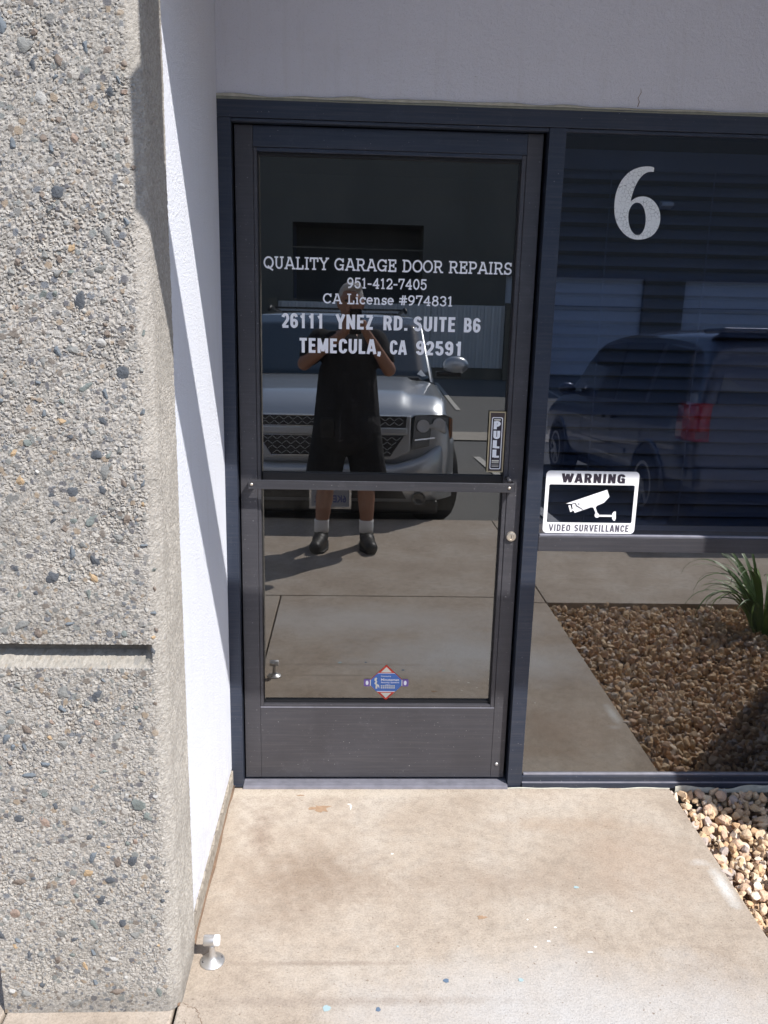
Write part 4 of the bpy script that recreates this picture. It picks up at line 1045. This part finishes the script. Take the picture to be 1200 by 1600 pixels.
# hood with power-dome creases
nxh, nyh = 49, 26; hv = []
def sstep(a, b, x): x = max(0, min(1, (x-a)/(b-a))); return x*x*(3-2*x)
for j in range(nyh):
    s = j/(nyh-1); yy = .13+1.27*s; hwid = .915+.035*sstep(0, .35, s)
    for i in range(nxh):
        x = (-1+2*i/(nxh-1))*hwid; ax = abs(x)
        z = .985+.145*s+.085*sstep(0, .32, s)**.8
        z += .030*(1-(ax/hwid)**2)
        crease = .56+.14*s
        z += .026*sstep(crease+.05, crease-.03, ax)*sstep(.02, .25, s)
        z -= .035*sstep(.86, 1.0, ax/hwid)**2
        if s < .13: z -= .10*(1-s/.13)**2
        hv.append((x, Y(yy+.045*(ax/hwid)**2*(1-s)), z))
hf = [(j*nxh+i, j*nxh+i+1, (j+1)*nxh+i+1, (j+1)*nxh+i) for j in range(nyh-1) for i in range(nxh-1)]
h_ = MB(); h_.v = hv; h_.f = hf; h_.mi = [0]*len(hf)
ho = h_.build('hood', M['silver'], suv, smooth=True); sd = ho.modifiers.new('thick', 'SOLIDIFY'); sd.thickness = .02; sd.offset = -1
# cabin
def cab(y, hb, zb, ht, zt): return (Y(y), [(0, zb), (hb, zb), (hb-.005, zb+.04), (ht+.035, zt-.13), (ht, zt-.045), (ht-.09, zt-.012), (ht*.5, zt+.004), (0, zt+.008)])
cb = loft([cab(1.36, .925, 1.17, .91, 1.21), cab(1.42, .93, 1.18, .90, 1.29), cab(2.10, .945, 1.18, .845, 1.80), cab(2.22, .95, 1.18, .835, 1.845), cab(2.6, .95, 1.18, .825, 1.875), cab(4.2, .95, 1.18, .80, 1.87), cab(4.85, .94, 1.18, .75, 1.83), cab(5.0, .93, 1.18, .78, 1.66)]).build('cabin', M['silver'], suv, smooth='auto')
# windscreen: curved sheet proud of the cabin
wv = []; nn = 15
for j in range(7):
    s = j/6
    for i in range(nn):
        q = -1+2*i/(nn-1); hw = .885+(.82-.885)*s
        wv.append((q*hw, Y(1.345+.73*s+.10*q*q*(1-.5*s)-.075), 1.225+.60*s-.012*q*q))
wi = MB(); wi.v = wv; wi.f = [(j*nn+i, j*nn+i+1, (j+1)*nn+i+1, (j+1)*nn+i) for j in range(6) for i in range(nn-1)]; wi.mi = [0]*len(wi.f)
wo = wi.build('windscreen', M['car_glass'], suv, smooth=True); sd = wo.modifiers.new('thick', 'SOLIDIFY'); sd.thickness = .008
MB().box(-.88, .88, Y(1.43), Y(1.30), 1.165, 1.205).build('cowl', M['black_plastic'], suv, bevel=.01)
for x0, x1 in ((-.72, -.05), (.08, .78)):
    MB().tube([(x0, Y(1.31), 1.215), ((x0+x1)/2, Y(1.335), 1.245), (x1, Y(1.33), 1.235)], .010, 6).build('wiper', M['black_plastic'], suv)
for s in (-1, 1):
    # pillars trim, side windows
    pts = [(Y(1.75), 1.24), (Y(2.40), 1.74), (Y(2.95), 1.76), (Y(2.95), 1.25)]
    for pts in ([(Y(1.80), 1.25), (Y(2.36), 1.72), (Y(2.98), 1.745), (Y(2.98), 1.25)], [(Y(3.06), 1.25), (Y(3.06), 1.745), (Y(3.85), 1.745), (Y(3.85), 1.25)], [(Y(3.93), 1.25), (Y(3.93), 1.745), (Y(4.7), 1.72), (Y(4.8), 1.25)]):
        mw = MB(); xo = lambda z: .952-(z-1.2)*.27
        mw.add([(s*(xo(z)+.006), y_, z) for y_, z in pts]+[(s*(xo(z)-.02), y_, z) for y_, z in pts], [(0, 1, 2, 3), (7, 6, 5, 4), (0, 4, 5, 1), (1, 5, 6, 2), (2, 6, 7, 3), (3, 7, 4, 0)]).build('side_window', M['car_glass'], suv)
    # roof rack rails
    MB().tube([(s*.70, Y(2.35), 1.885), (s*.70, Y(2.5), 1.925), (s*.70, Y(4.4), 1.925), (s*.70, Y(4.6), 1.885)], .018, 8).build('roof_rail', M['black_plastic'], suv, smooth=True)
    # mirror
    mm = MB(); mm.ell((s*1.15, Y(1.62), 1.365), (.125, .075, .085), 20, 12); mo = mm.build('door_mirror', M['silver'], suv, smooth=True)
    MB().box(min(s*.96, s*1.2), max(s*.96, s*1.2), Y(1.68), Y(1.58), 1.255, 1.305).build('mirror_foot', M['black_plastic'], mo, bevel=.012)
    # headlight
    pts = [(s*.625, .965), (s*.66, .990), (s*.90, .992), (s*.965, .965), (s*.972, .80), (s*.935, .775), (s*.64, .715)]
    hl = MB()
    fr = [(x, Y(.115+.16*max(0, (abs(x)-.60)/.37)**2), z) for x, z in pts]; bk = [(x*.99, Y(.42), z) for x, z in pts]
    n = len(pts); hl.add(fr+bk, [tuple(range(n)), tuple(range(2*n-1, n-1, -1))]+[(i, (i+1) % n, (i+1) % n+n, i+n) for i in range(n)])
    ho2 = hl.build('headlight', M['lens'], suv)
    for (cx, cz, rr_) in ((.725, .905, .050), (.855, .915, .050)):
        yb = Y(.105+.16*max(0, (cx-.60)/.37)**2)
        MB().lathe([(rr_, -.003), (rr_, .004), (rr_*.8, .006), (rr_*.55, .001), (.004, .0)], (s*cx, yb+.002, cz), 'y', 24).build('bulb', M['sheet'], ho2, smooth='auto')
    MB().add([(s*.66, Y(.112), .80), (s*.93, Y(.226), .822), (s*.93, Y(.226), .812), (s*.66, Y(.112), .788)], [(0, 1, 2, 3)]).build('reflector', M['chrome'], ho2)
    MB().add([(s*.945, Y(.25), .965), (s*.974, Y(.29), .955), (s*.978, Y(.29), .81), (s*.948, Y(.25), .80)], [(0, 1, 2, 3)]).build('side_marker', M['amber'], ho2)
    wheel(suv, s*.875, Y(1.0), .385, .40, .27, s, steer=-.22)
    wheel(suv, s*.875, Y(3.95), .395, .40, .27, s)
    # fog lamp recess, lower
    MB().lathe([(.055, 0), (.055, .012), (.045, .014), (.03, .006)], (s*.70, Y(.072), .335), 'y', 20).build('fog_lamp', M['lens'], suv, smooth='auto')
for x in (2.9, 3.8): MB().box(-.69, .69, Y(x+.03), Y(x-.03), 1.925, 1.945).build('roof_crossbar', M['black_plastic'], suv, bevel=.006)
# front panel round the grilles
MB().prism([(-.625, .70), (-.50, .635), (.50, .635), (.625, .70), (.63, .985), (-.63, .985)], Y(.21), Y(.105)).build('nose_panel', M['silver_low'], suv, bevel=.012)
def lattice(x0, x1, z0, z1, taper, name):
    g = MB()
    g.prism([(x0, z1), (x1, z1), (x1-taper, z0), (x0+taper, z0)], Y(.12), Y(.098)); b = g.build(name, M['black_plastic'], suv)
    l = MB(); stp = .036; k = 0; n = int((x1-x0)/stp)
    rows = int((z1-z0)/.034)
    for r_ in range(rows):
        for i in range(n):
            cx = x0+(i+.5)*stp; cz = z0+(r_+.5)*(z1-z0)/rows
            lim = taper*(1-(cz-z0)/(z1-z0))
            if cx < x0+lim+.015 or cx > x1-lim-.015: continue
            d = 1 if (i+r_) % 2 else -1
            l.prism([(cx-.016, cz-d*.012-.0028), (cx+.016, cz+d*.012-.0028), (cx+.016, cz+d*.012+.0028), (cx-.016, cz-d*.012+.0028)], Y(.096), Y(.086))
    l.build('lattice', M['sheet'], b)
    fr = MB(); o_ = [(x0-.008, z1+.006), (x1+.008, z1+.006), (x1-taper+.004, z0-.008), (x0+taper-.004, z0-.008)]; i_ = [(x0, z1), (x1, z1), (x1-taper, z0), (x0+taper, z0)]
    fr.ring_prism(o_, i_, Y(.10), Y(.082)).build('grille_surround', M['chrome'], b)
lattice(-.585, .585, .902, .975, .004, 'upper_grille'); lattice(-.565, .565, .672, .822, .10, 'lower_grille')
MB().box(-.60, .60, Y(.12), Y(.078), .835, .893).build('grille_bar', M['silver'], suv, bevel=.010)
# emblem on the bar: plain crossed bow shape
MB().prism([(-.10, .842), (-.045, .842), (-.045, .832), (.045, .832), (.045, .842), (.10, .842), (.118, .885), (.045, .885), (.045, .896), (-.045, .896), (-.045, .885), (-.118, .885)], Y(.08), Y(.070)).build('emblem', M['gold'], suv)
# bumper: swept section
bs = []
for i in range(33):
    q = -1+2*i/32; x = q*1.0; a = abs(q)
    back = .03+.32*max(0, (a-.62)/.38)**2.2
    top = .60+.03*sstep(.5, .62, a)+.155*sstep(.60, .98, a)
    bs.append([(x, Y(back+.10), top+.005), (x, Y(back+.035), top), (x, Y(back+.006), top-.045), (x, Y(back), .52), (x, Y(back+.03), .47), (x, Y(back+.035), .38), (x, Y(back+.08), .30), (x, Y(back+.16), .29)])
n = 8; bm = MB(); bm.v = [v for r_ in bs for v in r_]; bm.f = [(i*n+k, i*n+k+1, (i+1)*n+k+1, (i+1)*n+k) for i in range(32) for k in range(n-1)]; bm.mi = [0]*len(bm.f)
bo = bm.build('bumper', M['silver_low'], suv, smooth=True); sd = bo.modifiers.new('thick', 'SOLIDIFY'); sd.thickness = .02; sd.offset = -1
MB().prism([(-.56, .405), (-.60, .335), (.60, .335), (.56, .405)], Y(.12), Y(.052)).build('lower_intake', M['black_plastic'], suv, bevel=.006)
MB().box(-.86, .86, Y(.5), Y(.13), .20, .31).build('air_dam', M['black_plastic'], suv, bevel=.02)
MB().box(-.80, .80, Y(4.9), Y(.5), .22, .36).build('underbody', M['black_plastic'], suv)
pt = MB().box(-.155, .155, Y(.028), Y(.018), .265, .415).build('number_plate', M['plate'], suv, bevel=.003)
# plate faces the storefront: lettering is built facing +y so it reads right from there and mirrored in the glass
def back_text(name, txt, box, y, mat, parent, bold):
    o = font_text(name, txt, (-box[1], -box[0], box[2], box[3]), 0, mat, parent, bold); o.rotation_euler = (0, 0, math.pi); o.location = (0, y, 0); return o
back_text('plate_text', '6KE', (.02, .125, .305, .365), Y(.0165), M['plate_blue'], pt, .03)
back_text('plate_text', '2', (-.125, -.095, .305, .365), Y(.0165), M['plate_blue'], pt, .03)
MB().ring_prism(rrect(-.165, .165, .255, .425, .008), rrect(-.148, .148, .272, .408, .006), Y(.020), Y(.014)).build('plate_frame', M['chrome'], pt)

# --- dark blue minivan, tail to the storefront
van = empty('minivan', (4.075, -3.80, -.155), 'dark blue minivan with red tail lamp parked tail first by the gravel', 'car', rot=(SL, 0, -.02))
def vst(y, zb, xw, zbelt, ztop, xt):
    return (Y(y), [(0, zb), (xw*.82, zb), (xw*.97, zb+.05), (xw, zb+.22), (xw, .72), (xw-.012, zbelt-.04), (xw-.035, zbelt), (xw-.035-(xw-.035-xt)*.5, (zbelt+ztop)/2+.02), (xt, ztop-.10), (xt-.07, ztop-.025), (xt*.5, ztop-.003), (0, ztop)])
vb_ = loft([vst(.06, .36, .95, 1.02, 1.50, .80), vst(.12, .32, .985, 1.04, 1.66, .82), vst(.30, .28, .995, 1.04, 1.72, .83), vst(.9, .26, .995, 1.03, 1.75, .835), vst(2.2, .26, .995, 1.0, 1.76, .84), vst(3.0, .26, .995, .98, 1.70, .83), vst(3.25, .26, .995, .97, 1.62, .82), vst(4.05, .26, .99, .96, 1.09, .86), vst(4.3, .27, .985, .93, 1.00, .85), vst(4.95, .30, .93, .78, .84, .80), vst(5.1, .36, .84, .70, .74, .74)]).build('body', M['navy'], van, smooth=True)
subsurf(vb_, 2)
for s in (-1, 1):
    def vx(z, ztop=1.74): return .960-.125*max(0, (z-1.0))/.70+.012
    for pts in ([(.30, 1.08), (.42, 1.55), (.95, 1.60), (1.12, 1.08)], [(1.22, 1.07), (1.10, 1.61), (1.95, 1.63), (1.98, 1.05)], [(2.06, 1.05), (2.03, 1.63), (2.75, 1.60), (3.15, 1.42), (3.62, 1.02)]):
        n = len(pts); mw = MB(); mw.add([(s*(vx(z)+.004), Y(y_), z) for y_, z in pts]+[(s*(vx(z)-.03), Y(y_), z) for y_, z in pts], [tuple(range(n)), tuple(range(2*n-1, n-1, -1))]+[(i, (i+1) % n, (i+1) % n+n, i+n) for i in range(n)])
        mw.build('side_window', M['car_glass'], van)
    MB().box(min(s*.999, s*1.006), max(s*.999, s*1.006), Y(3.4), Y(1.55), .55, .60).build('side_moulding', M['navy'], van, bevel=.003)
    for yy in (1.18, 2.02, 3.05): MB().box(min(s*.9975, s*1.0005), max(s*.9975, s*1.0005), Y(yy+.006), Y(yy), .38, .96).build('door_gap', M['black_plastic'], van)
    for yy, zz in ((1.95, .86), (2.22, .85)): MB().box(min(s*.99, s*1.03), max(s*.99, s*1.03), Y(yy+.16), Y(yy), zz, zz+.035).build('door_handle', M['navy'], van, bevel=.008)
    MB().tube([(s*.995, Y(.95+.40*math.cos(R(a))), .33+.40*math.sin(R(a))) for a in range(0, 181, 12)], .022, 8).build('wheel_arch', M['navy'], van, smooth=True)
    MB().lathe([(.385, s*.85), (.385, s*1.0)], (0, Y(.95), .34), 'x', 36).build('arch_recess', M['black_plastic'], van)
    MB().lathe([(.375, s*.85), (.375, s*1.0)], (0, Y(4.0), .34), 'x', 36).build('arch_recess', M['black_plastic'], van)
    MB().tube([(s*.992, Y(4.0+.39*math.cos(R(a))), .33+.39*math.sin(R(a))) for a in range(0, 181, 12)], .018, 8).build('wheel_arch', M['navy'], van, smooth=True)
    wheel(van, s*.915, Y(.95), .335, .335, .215, s, spokes=7); wheel(van, s*.915, Y(4.0), .335, .335, .215, s, spokes=7)
    mm = MB(); mm.ell((s*1.10, Y(3.35), 1.10), (.105, .06, .075), 18, 10); mm.build('door_mirror', M['navy'], van, smooth=True)
    MB().box(min(s*.9, s*1.08), max(s*.9, s*1.08), Y(3.38), Y(3.32), 1.04, 1.075).build('mirror_foot', M['black_plastic'], van, bevel=.01)
    # tail lamp wraps round the corner
    tl = MB(); zz = [(.82, 1.0), (.86, 1.0), (.98, 1.0), (1.10, .99), (1.125, .975)]
    prof = [(s*1.004, Y(.34)), (s*1.008, Y(.20)), (s*1.0, Y(.105)), (s*.965, Y(.045)), (s*.86, Y(.022))]
    vs = []
    for z, k in zz:
        kk = 1-.05*(z-.8)
        vs += [(a*(k-.06*max(0, z-1.05)), b, z) for a, b in prof]
    n = 5; tl.add(vs, [(j*n+i, j*n+i+1, (j+1)*n+i+1, (j+1)*n+i) for j in range(4) for i in range(4)])
    to = tl.build('tail_light', M['tail_red'], van, smooth=True); sd = to.modifiers.new('thick', 'SOLIDIFY'); sd.thickness = .05; sd.offset = -1
    MB().add([(s*.965, Y(.040), .90), (s*.87, Y(.017), .90), (s*.87, Y(.017), .84), (s*.965, Y(.040), .84)], [(0, 1, 2, 3)]).build('reverse_lens', M['tail_dark'], to)
MB().add([(-.80, Y(.055), 1.12), (.80, Y(.055), 1.12), (.70, Y(.11), 1.58), (-.70, Y(.11), 1.58)]+[(-.80, Y(.12), 1.12), (.80, Y(.12), 1.12), (.70, Y(.16), 1.58), (-.70, Y(.16), 1.58)], [(0, 1, 2, 3), (0, 4, 5, 1), (1, 5, 6, 2), (2, 6, 7, 3), (3, 7, 4, 0)]).build('rear_window', M['car_glass'], van)
MB().box(-.84, .84, Y(.34), Y(-.02), 1.675, 1.715).build('roof_spoiler', M['navy'], van, bevel=.015)
MB().box(-.97, .97, Y(.22), Y(-.03), .40, .62).build('rear_bumper', M['navy'], van, bevel=.045)
MB().box(-.28, .28, Y(.05), Y(.03), .72, .90).build('plate_recess', M['black_plastic'], van, bevel=.01)
MB().box(-.34, .34, Y(.05), Y(.005), .915, .94).build('tailgate_handle', M['chrome'], van, bevel=.006)
MB().box(-.80, .80, Y(4.8), Y(.3), .20, .34).build('underbody', M['black_plastic'], van)

# ------------------------------------------------------------------ photographer
per = empty('person', (.325, -2.94, 0), 'grey haired person in black shirt and shorts holding up a phone before the door', 'person')
# local: +y towards the door; hands at the phone
ex = Vector((.325, -2.94, 0)); ph = Vector((.372, -2.604, 1.555))-ex
b = MB()
C_ = b.cap
C_((0, 0, .95), (0, .0, 1.10), .155, .150); C_((0, 0, 1.08), (0, -.005, 1.36), .150, .155); C_((-.10, -.01, 1.38), (.10, -.01, 1.38), .095, .095)
C_((0, -.01, 1.42), (.01, .015, 1.58), .062, .060)
hd = Vector((.015, .03, 1.675))
b.ell(hd, (.078, .098, .118)); b.ell((hd.x, hd.y+.025, hd.z-.055), (.058, .075, .065))
b.ell((hd.x, hd.y+.108, hd.z-.018), (.014, .022, .024)); C_((hd.x, hd.y+.09, hd.z+.02), (hd.x, hd.y+.112, hd.z-.02), .010, .013)
for s in (-1, 1):
    b.ell((hd.x+s*.080, hd.y-.005, hd.z-.01), (.012, .022, .034)); C_((hd.x+s*.015, hd.y+.088, hd.z+.030), (hd.x+s*.045, hd.y+.080, hd.z+.030), .010, .009)
C_((hd.x-.02, hd.y+.092, hd.z-.062), (hd.x+.02, hd.y+.092, hd.z-.062), .008, .008)
arms = {-1: ((-.185, 0, 1.425), (-.285, .10, 1.275)), 1: ((.185, 0, 1.425), (.275, .10, 1.245))}
for s in (-1, 1):
    sh, elb = arms[s]; wr = Vector((ph.x+s*.075, ph.y-.055, ph.z-.075))
    C_(sh, elb, .058, .047); C_(elb, wr, .046, .029)
    palm = Vector((ph.x+s*.052, ph.y-.018, ph.z-.030)); C_(wr, palm, .028, .024); C_(palm+Vector((0, 0, -.022)), palm+Vector((0, 0, .022)), .022, .022)
    hx, hy = s*.047, .010
    for k, (dz_, ln_) in enumerate(((.030, .9), (.012, 1.), (-.006, .95), (-.024, .75))):
        a0 = palm+Vector((s*.006, .010, dz_)); a1 = Vector((ph.x+s*.053, ph.y+.020, ph.z-.028+dz_)); a2 = Vector((ph.x+s*(.053-.030*ln_), ph.y+.0205, ph.z-.026+dz_+.004))
        C_(a0, a1, .0088, .0082, 8, 3); C_(a1, a2, .0080, .0070, 8, 3)
    C_(palm+Vector((0, -.012, .0)), Vector((ph.x+s*.036, ph.y-.022, ph.z+.0)), .012, .0095, 8, 3); C_(Vector((ph.x+s*.036, ph.y-.022, ph.z+.0)), Vector((ph.x+s*.022, ph.y-.018, ph.z+.026)), .0095, .0085, 8, 3)
    # leg
    hipx = s*.095; foot = (-.175, .02, 0) if s < 0 else (.150, .03, 0); kn = (s*.135, .015, .50)
    C_((hipx, 0, .90), kn, .098, .062); C_(kn, ((kn[0]+foot[0])/2, -.02, .33), .058, .062); C_(((kn[0]+foot[0])/2, -.02, .33), (foot[0], -.02, .09), .060, .040)
    C_((foot[0], -.02, .06), (foot[0]+s*.015, .13, .045), .038, .034)
bo = b.build('body', M['skin'], per, smooth=True); remesh(bo, .0075, 3)
hr = MB(); hr.ell((hd.x, hd.y-.018, hd.z+.028), (.086, .098, .104)); hr.ell((hd.x, hd.y-.045, hd.z-.015), (.083, .070, .085)); hr.ell((hd.x+.01, hd.y+.03, hd.z+.092), (.065, .06, .034))
ho = hr.build('hair', M['hair'], per, smooth=True); remesh(ho, .008, 2)
for s in (-1, 1): MB().ell((hd.x+s*.030, hd.y+.089, hd.z+.008), (.013, .008, .008), 12, 8).build('eye', M['black_plastic'], per, smooth=True)
MB().tube([(hd.x-.022, hd.y+.098, hd.z-.064), (hd.x, hd.y+.102, hd.z-.062), (hd.x+.022, hd.y+.098, hd.z-.064)], .004, 6).build('mouth', M['label_brown'], per)
sm_ = MB(); c_ = sm_.cap
c_((-.035, 0, .84), (.035, 0, .84), .20, .20, 16); c_((-.01, 0, .90), (.01, 0, 1.15), .195, .185, 16); c_((0, .005, 1.10), (0, -.005, 1.34), .178, .170, 16); c_((-.12, -.01, 1.385), (.12, -.01, 1.385), .108, .108, 14); c_((0, -.01, 1.42), (0, 0, 1.485), .085, .068, 14)
c_((-.09, 0, .80), (-.055, 0, 1.20), .150, .145, 14); c_((.09, 0, .80), (.055, 0, 1.20), .150, .145, 14)
for s in (-1, 1):
    sh, elb = arms[s]; e2 = Vector(sh).lerp(Vector(elb), .62); c_(sh, e2, .082, .076, 14)
so = sm_.build('t_shirt', M['shirt'], per, smooth=True); remesh(so, .011, 4)
sm_ = MB(); c_ = sm_.cap
c_((-.06, 0, .86), (.06, 0, .86), .16, .16, 16)
for s in (-1, 1): c_((s*.095, 0, .86), (s*.150, .01, .56), .135, .125, 16); c_((s*.145, .01, .58), (s*.160, .015, .53), .128, .122, 16)
so = sm_.build('shorts', M['shorts'], per, smooth=True); remesh(so, .011, 3)
for s, fx in ((-1, -.175), (1, .150)):
    MB().lathe([(.050, .10), (.052, .14), (.050, .165), (.053, .182), (.051, .19)], (fx+.004*s*-1, -.02, 0), 'z', 20).build('sock', M['sock'], per, smooth=True)
    m_ = MB(); m_.cap((fx, -.045, .055), (fx+s*.006, .05, .055), .052, .054, 14); m_.cap((fx+s*.006, .05, .045), (fx+s*.030, .185, .040), .052, .045, 14); m_.cap((fx, -.035, .06), (fx, -.03, .090), .050, .050, 14)
    o = m_.build('shoe', M['shoe'], per, smooth=True); remesh(o, .007, 2)
    MB().prism([(fx-.052, -.09), (fx+.052, -.09), (fx+.058, .10), (fx+s*.016+.045, .20), (fx+s*.016-.02, .215), (fx-.052, .12)], .0, .018, 'z').build('sole', M['black_plastic'], o, bevel=.006)
pch = MB().box(-.175, -.085, .17, .215, .80, .93).build('belt_pouch', M['black_plastic'], per, bevel=.012)
MB().box(-.155, -.110, .2151, .2165, .845, .885).build('pouch_window', M['lens'], pch, bevel=.002)
kr = MB()
for k in range(7): kr.tube([(-.070, .195, .785+k*.020), (-.045, .205, .783+k*.020), (-.020, .200, .786+k*.020)], .0022, 6)
kr.tube([(-.046, .200, .77), (-.046, .200, .935)], .003, 6); kr.build('key_chain', M['bronze_bar'], per)
# phone: held just behind the lens, tilted like the view
phn = empty('smartphone', (.372, -2.604, 1.555), 'black smartphone held upright in both hands by the person', 'phone', rot=(pit*-1, 0, 0))
MB().prism(rrect(-.038, .038, -.080, .080, .009), -.004, .004).build('case', M['phone'], phn, bevel=.001)
MB().prism(rrect(-.030, .012, .040, .072, .006), .0041, .0052).build('camera_plate', M['black_plastic'], phn)

# ------------------------------------------------------------------ across the lot
GZ = lot_z(-22)
ob = empty('warehouse_building', (0, -22.1, GZ), 'long grey brown warehouse with white roll up doors across the parking lot', 'building')
def obx(name, x0, x1, y0, y1, z0, z1, m, parent=None, **k):
    return MB().box(x0, x1, y0+22.1, y1+22.1, z0-GZ, z1-GZ).build(name, M[m], parent or ob, **k)
# wall cut round openings: recess x -1.40..2.35 to z 4.0 ; roll doors
ops = [(-1.40, 2.35, 4.05), (4.8-.0, 8.88, 2.74), (10.08, 14.2, 2.71), (-9.6, -5.5, 2.74), (16.2, 20, 2.74)]
ops.sort(); x = -40
for (a, b_, h) in ops:
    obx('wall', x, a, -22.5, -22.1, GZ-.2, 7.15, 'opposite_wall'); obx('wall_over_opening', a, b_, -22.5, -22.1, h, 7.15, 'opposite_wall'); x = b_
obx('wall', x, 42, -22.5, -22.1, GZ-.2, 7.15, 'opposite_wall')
obx('parapet', -40, 42, -22.52, -22.06, 7.151, 7.26, 'sheet')
obx('back_volume', -40, 42, -34, -26.2, GZ-.2, 7.0, 'opposite_wall')
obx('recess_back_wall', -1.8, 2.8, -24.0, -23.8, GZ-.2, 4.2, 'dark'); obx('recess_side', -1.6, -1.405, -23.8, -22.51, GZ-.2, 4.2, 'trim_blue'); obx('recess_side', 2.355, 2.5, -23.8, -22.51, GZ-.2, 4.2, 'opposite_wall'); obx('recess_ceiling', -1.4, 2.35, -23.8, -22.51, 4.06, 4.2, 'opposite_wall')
for z in (1.9, 3.35, 4.75, 6.1): obx('wall_joint', -40, 42, -22.105, -22.092, z, z+.03, 'block')
for x in (3.6, 9.48, 15.2, -3.2, -11): obx('wall_joint', x, x+.03, -22.105, -22.0915, GZ, 7.14, 'block')
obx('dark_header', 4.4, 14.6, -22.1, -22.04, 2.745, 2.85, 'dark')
for (a, b_, h) in ops:
    if h > 4: continue
    rd = obx('roll_up_door', a, b_, -22.36, -22.30, GZ-.1, h, 'door_white')
    for k in range(6):
        z0 = GZ+.02+k*(h-GZ)/6; MB().box(a+.03, b_-.03, -.199, -.165, z0+.015-GZ, z0+(h-GZ)/6-.015-GZ).build('panel', M['door_white'], rd, bevel=.008)
lp = empty('wall_lamp', (9.2, -22.08, 4.77), 'small boxy wall light high on the warehouse wall between the roll up doors', 'lamp')
MB().box(-.13, .13, -.01, .05, -.12, .12).build('back_box', M['dark'], lp, bevel=.01)
MB().prism([(.05, .11), (.30, .05), (.30, -.04), (.05, -.11)], -.17, .17, 'x').build('lamp_head', M['sheet'], lp, bevel=.01)
# trash enclosure with ribbed sheet-metal doors, in front of the wall
te = empty('trash_enclosure', (1.4, -20.6, lot_z(-20.6)), 'ribbed pale metal enclosure with dark block posts in front of the warehouse', 'enclosure')
for k, (x0, x1) in enumerate(((-3.10, -1.02), (-1.0, 1.08), (1.10, 3.15))):
    rb = MB(); n = int((x1-x0)/.20); prof = []
    for i in range(n):
        a = x0+i*.20; prof += [(a, 0), (a+.06, 0), (a+.09, .05), (a+.15, .05), (a+.18, 0)]
    prof.append((x1, 0)); pts = [(a, b) for a, b in prof]+[(a, b-.01) for a, b in reversed(prof)]
    rb.prism(pts, .32, 2.02, 'z').build('ribbed_panel', M['sheet'], te)
    MB().box(x0, x1, -.06, -.012, 1.96, 2.04).build('top_rail', M['sheet'], te)
for x in (-3.35, 3.16): MB().box(x, x+.24, -.12, .12, 0, 2.12).build('block_post', M['block'], te, bevel=.01)
MB().box(-3.1, 3.15, -.10, -.013, .0, .30).build('plinth', M['block'], te)
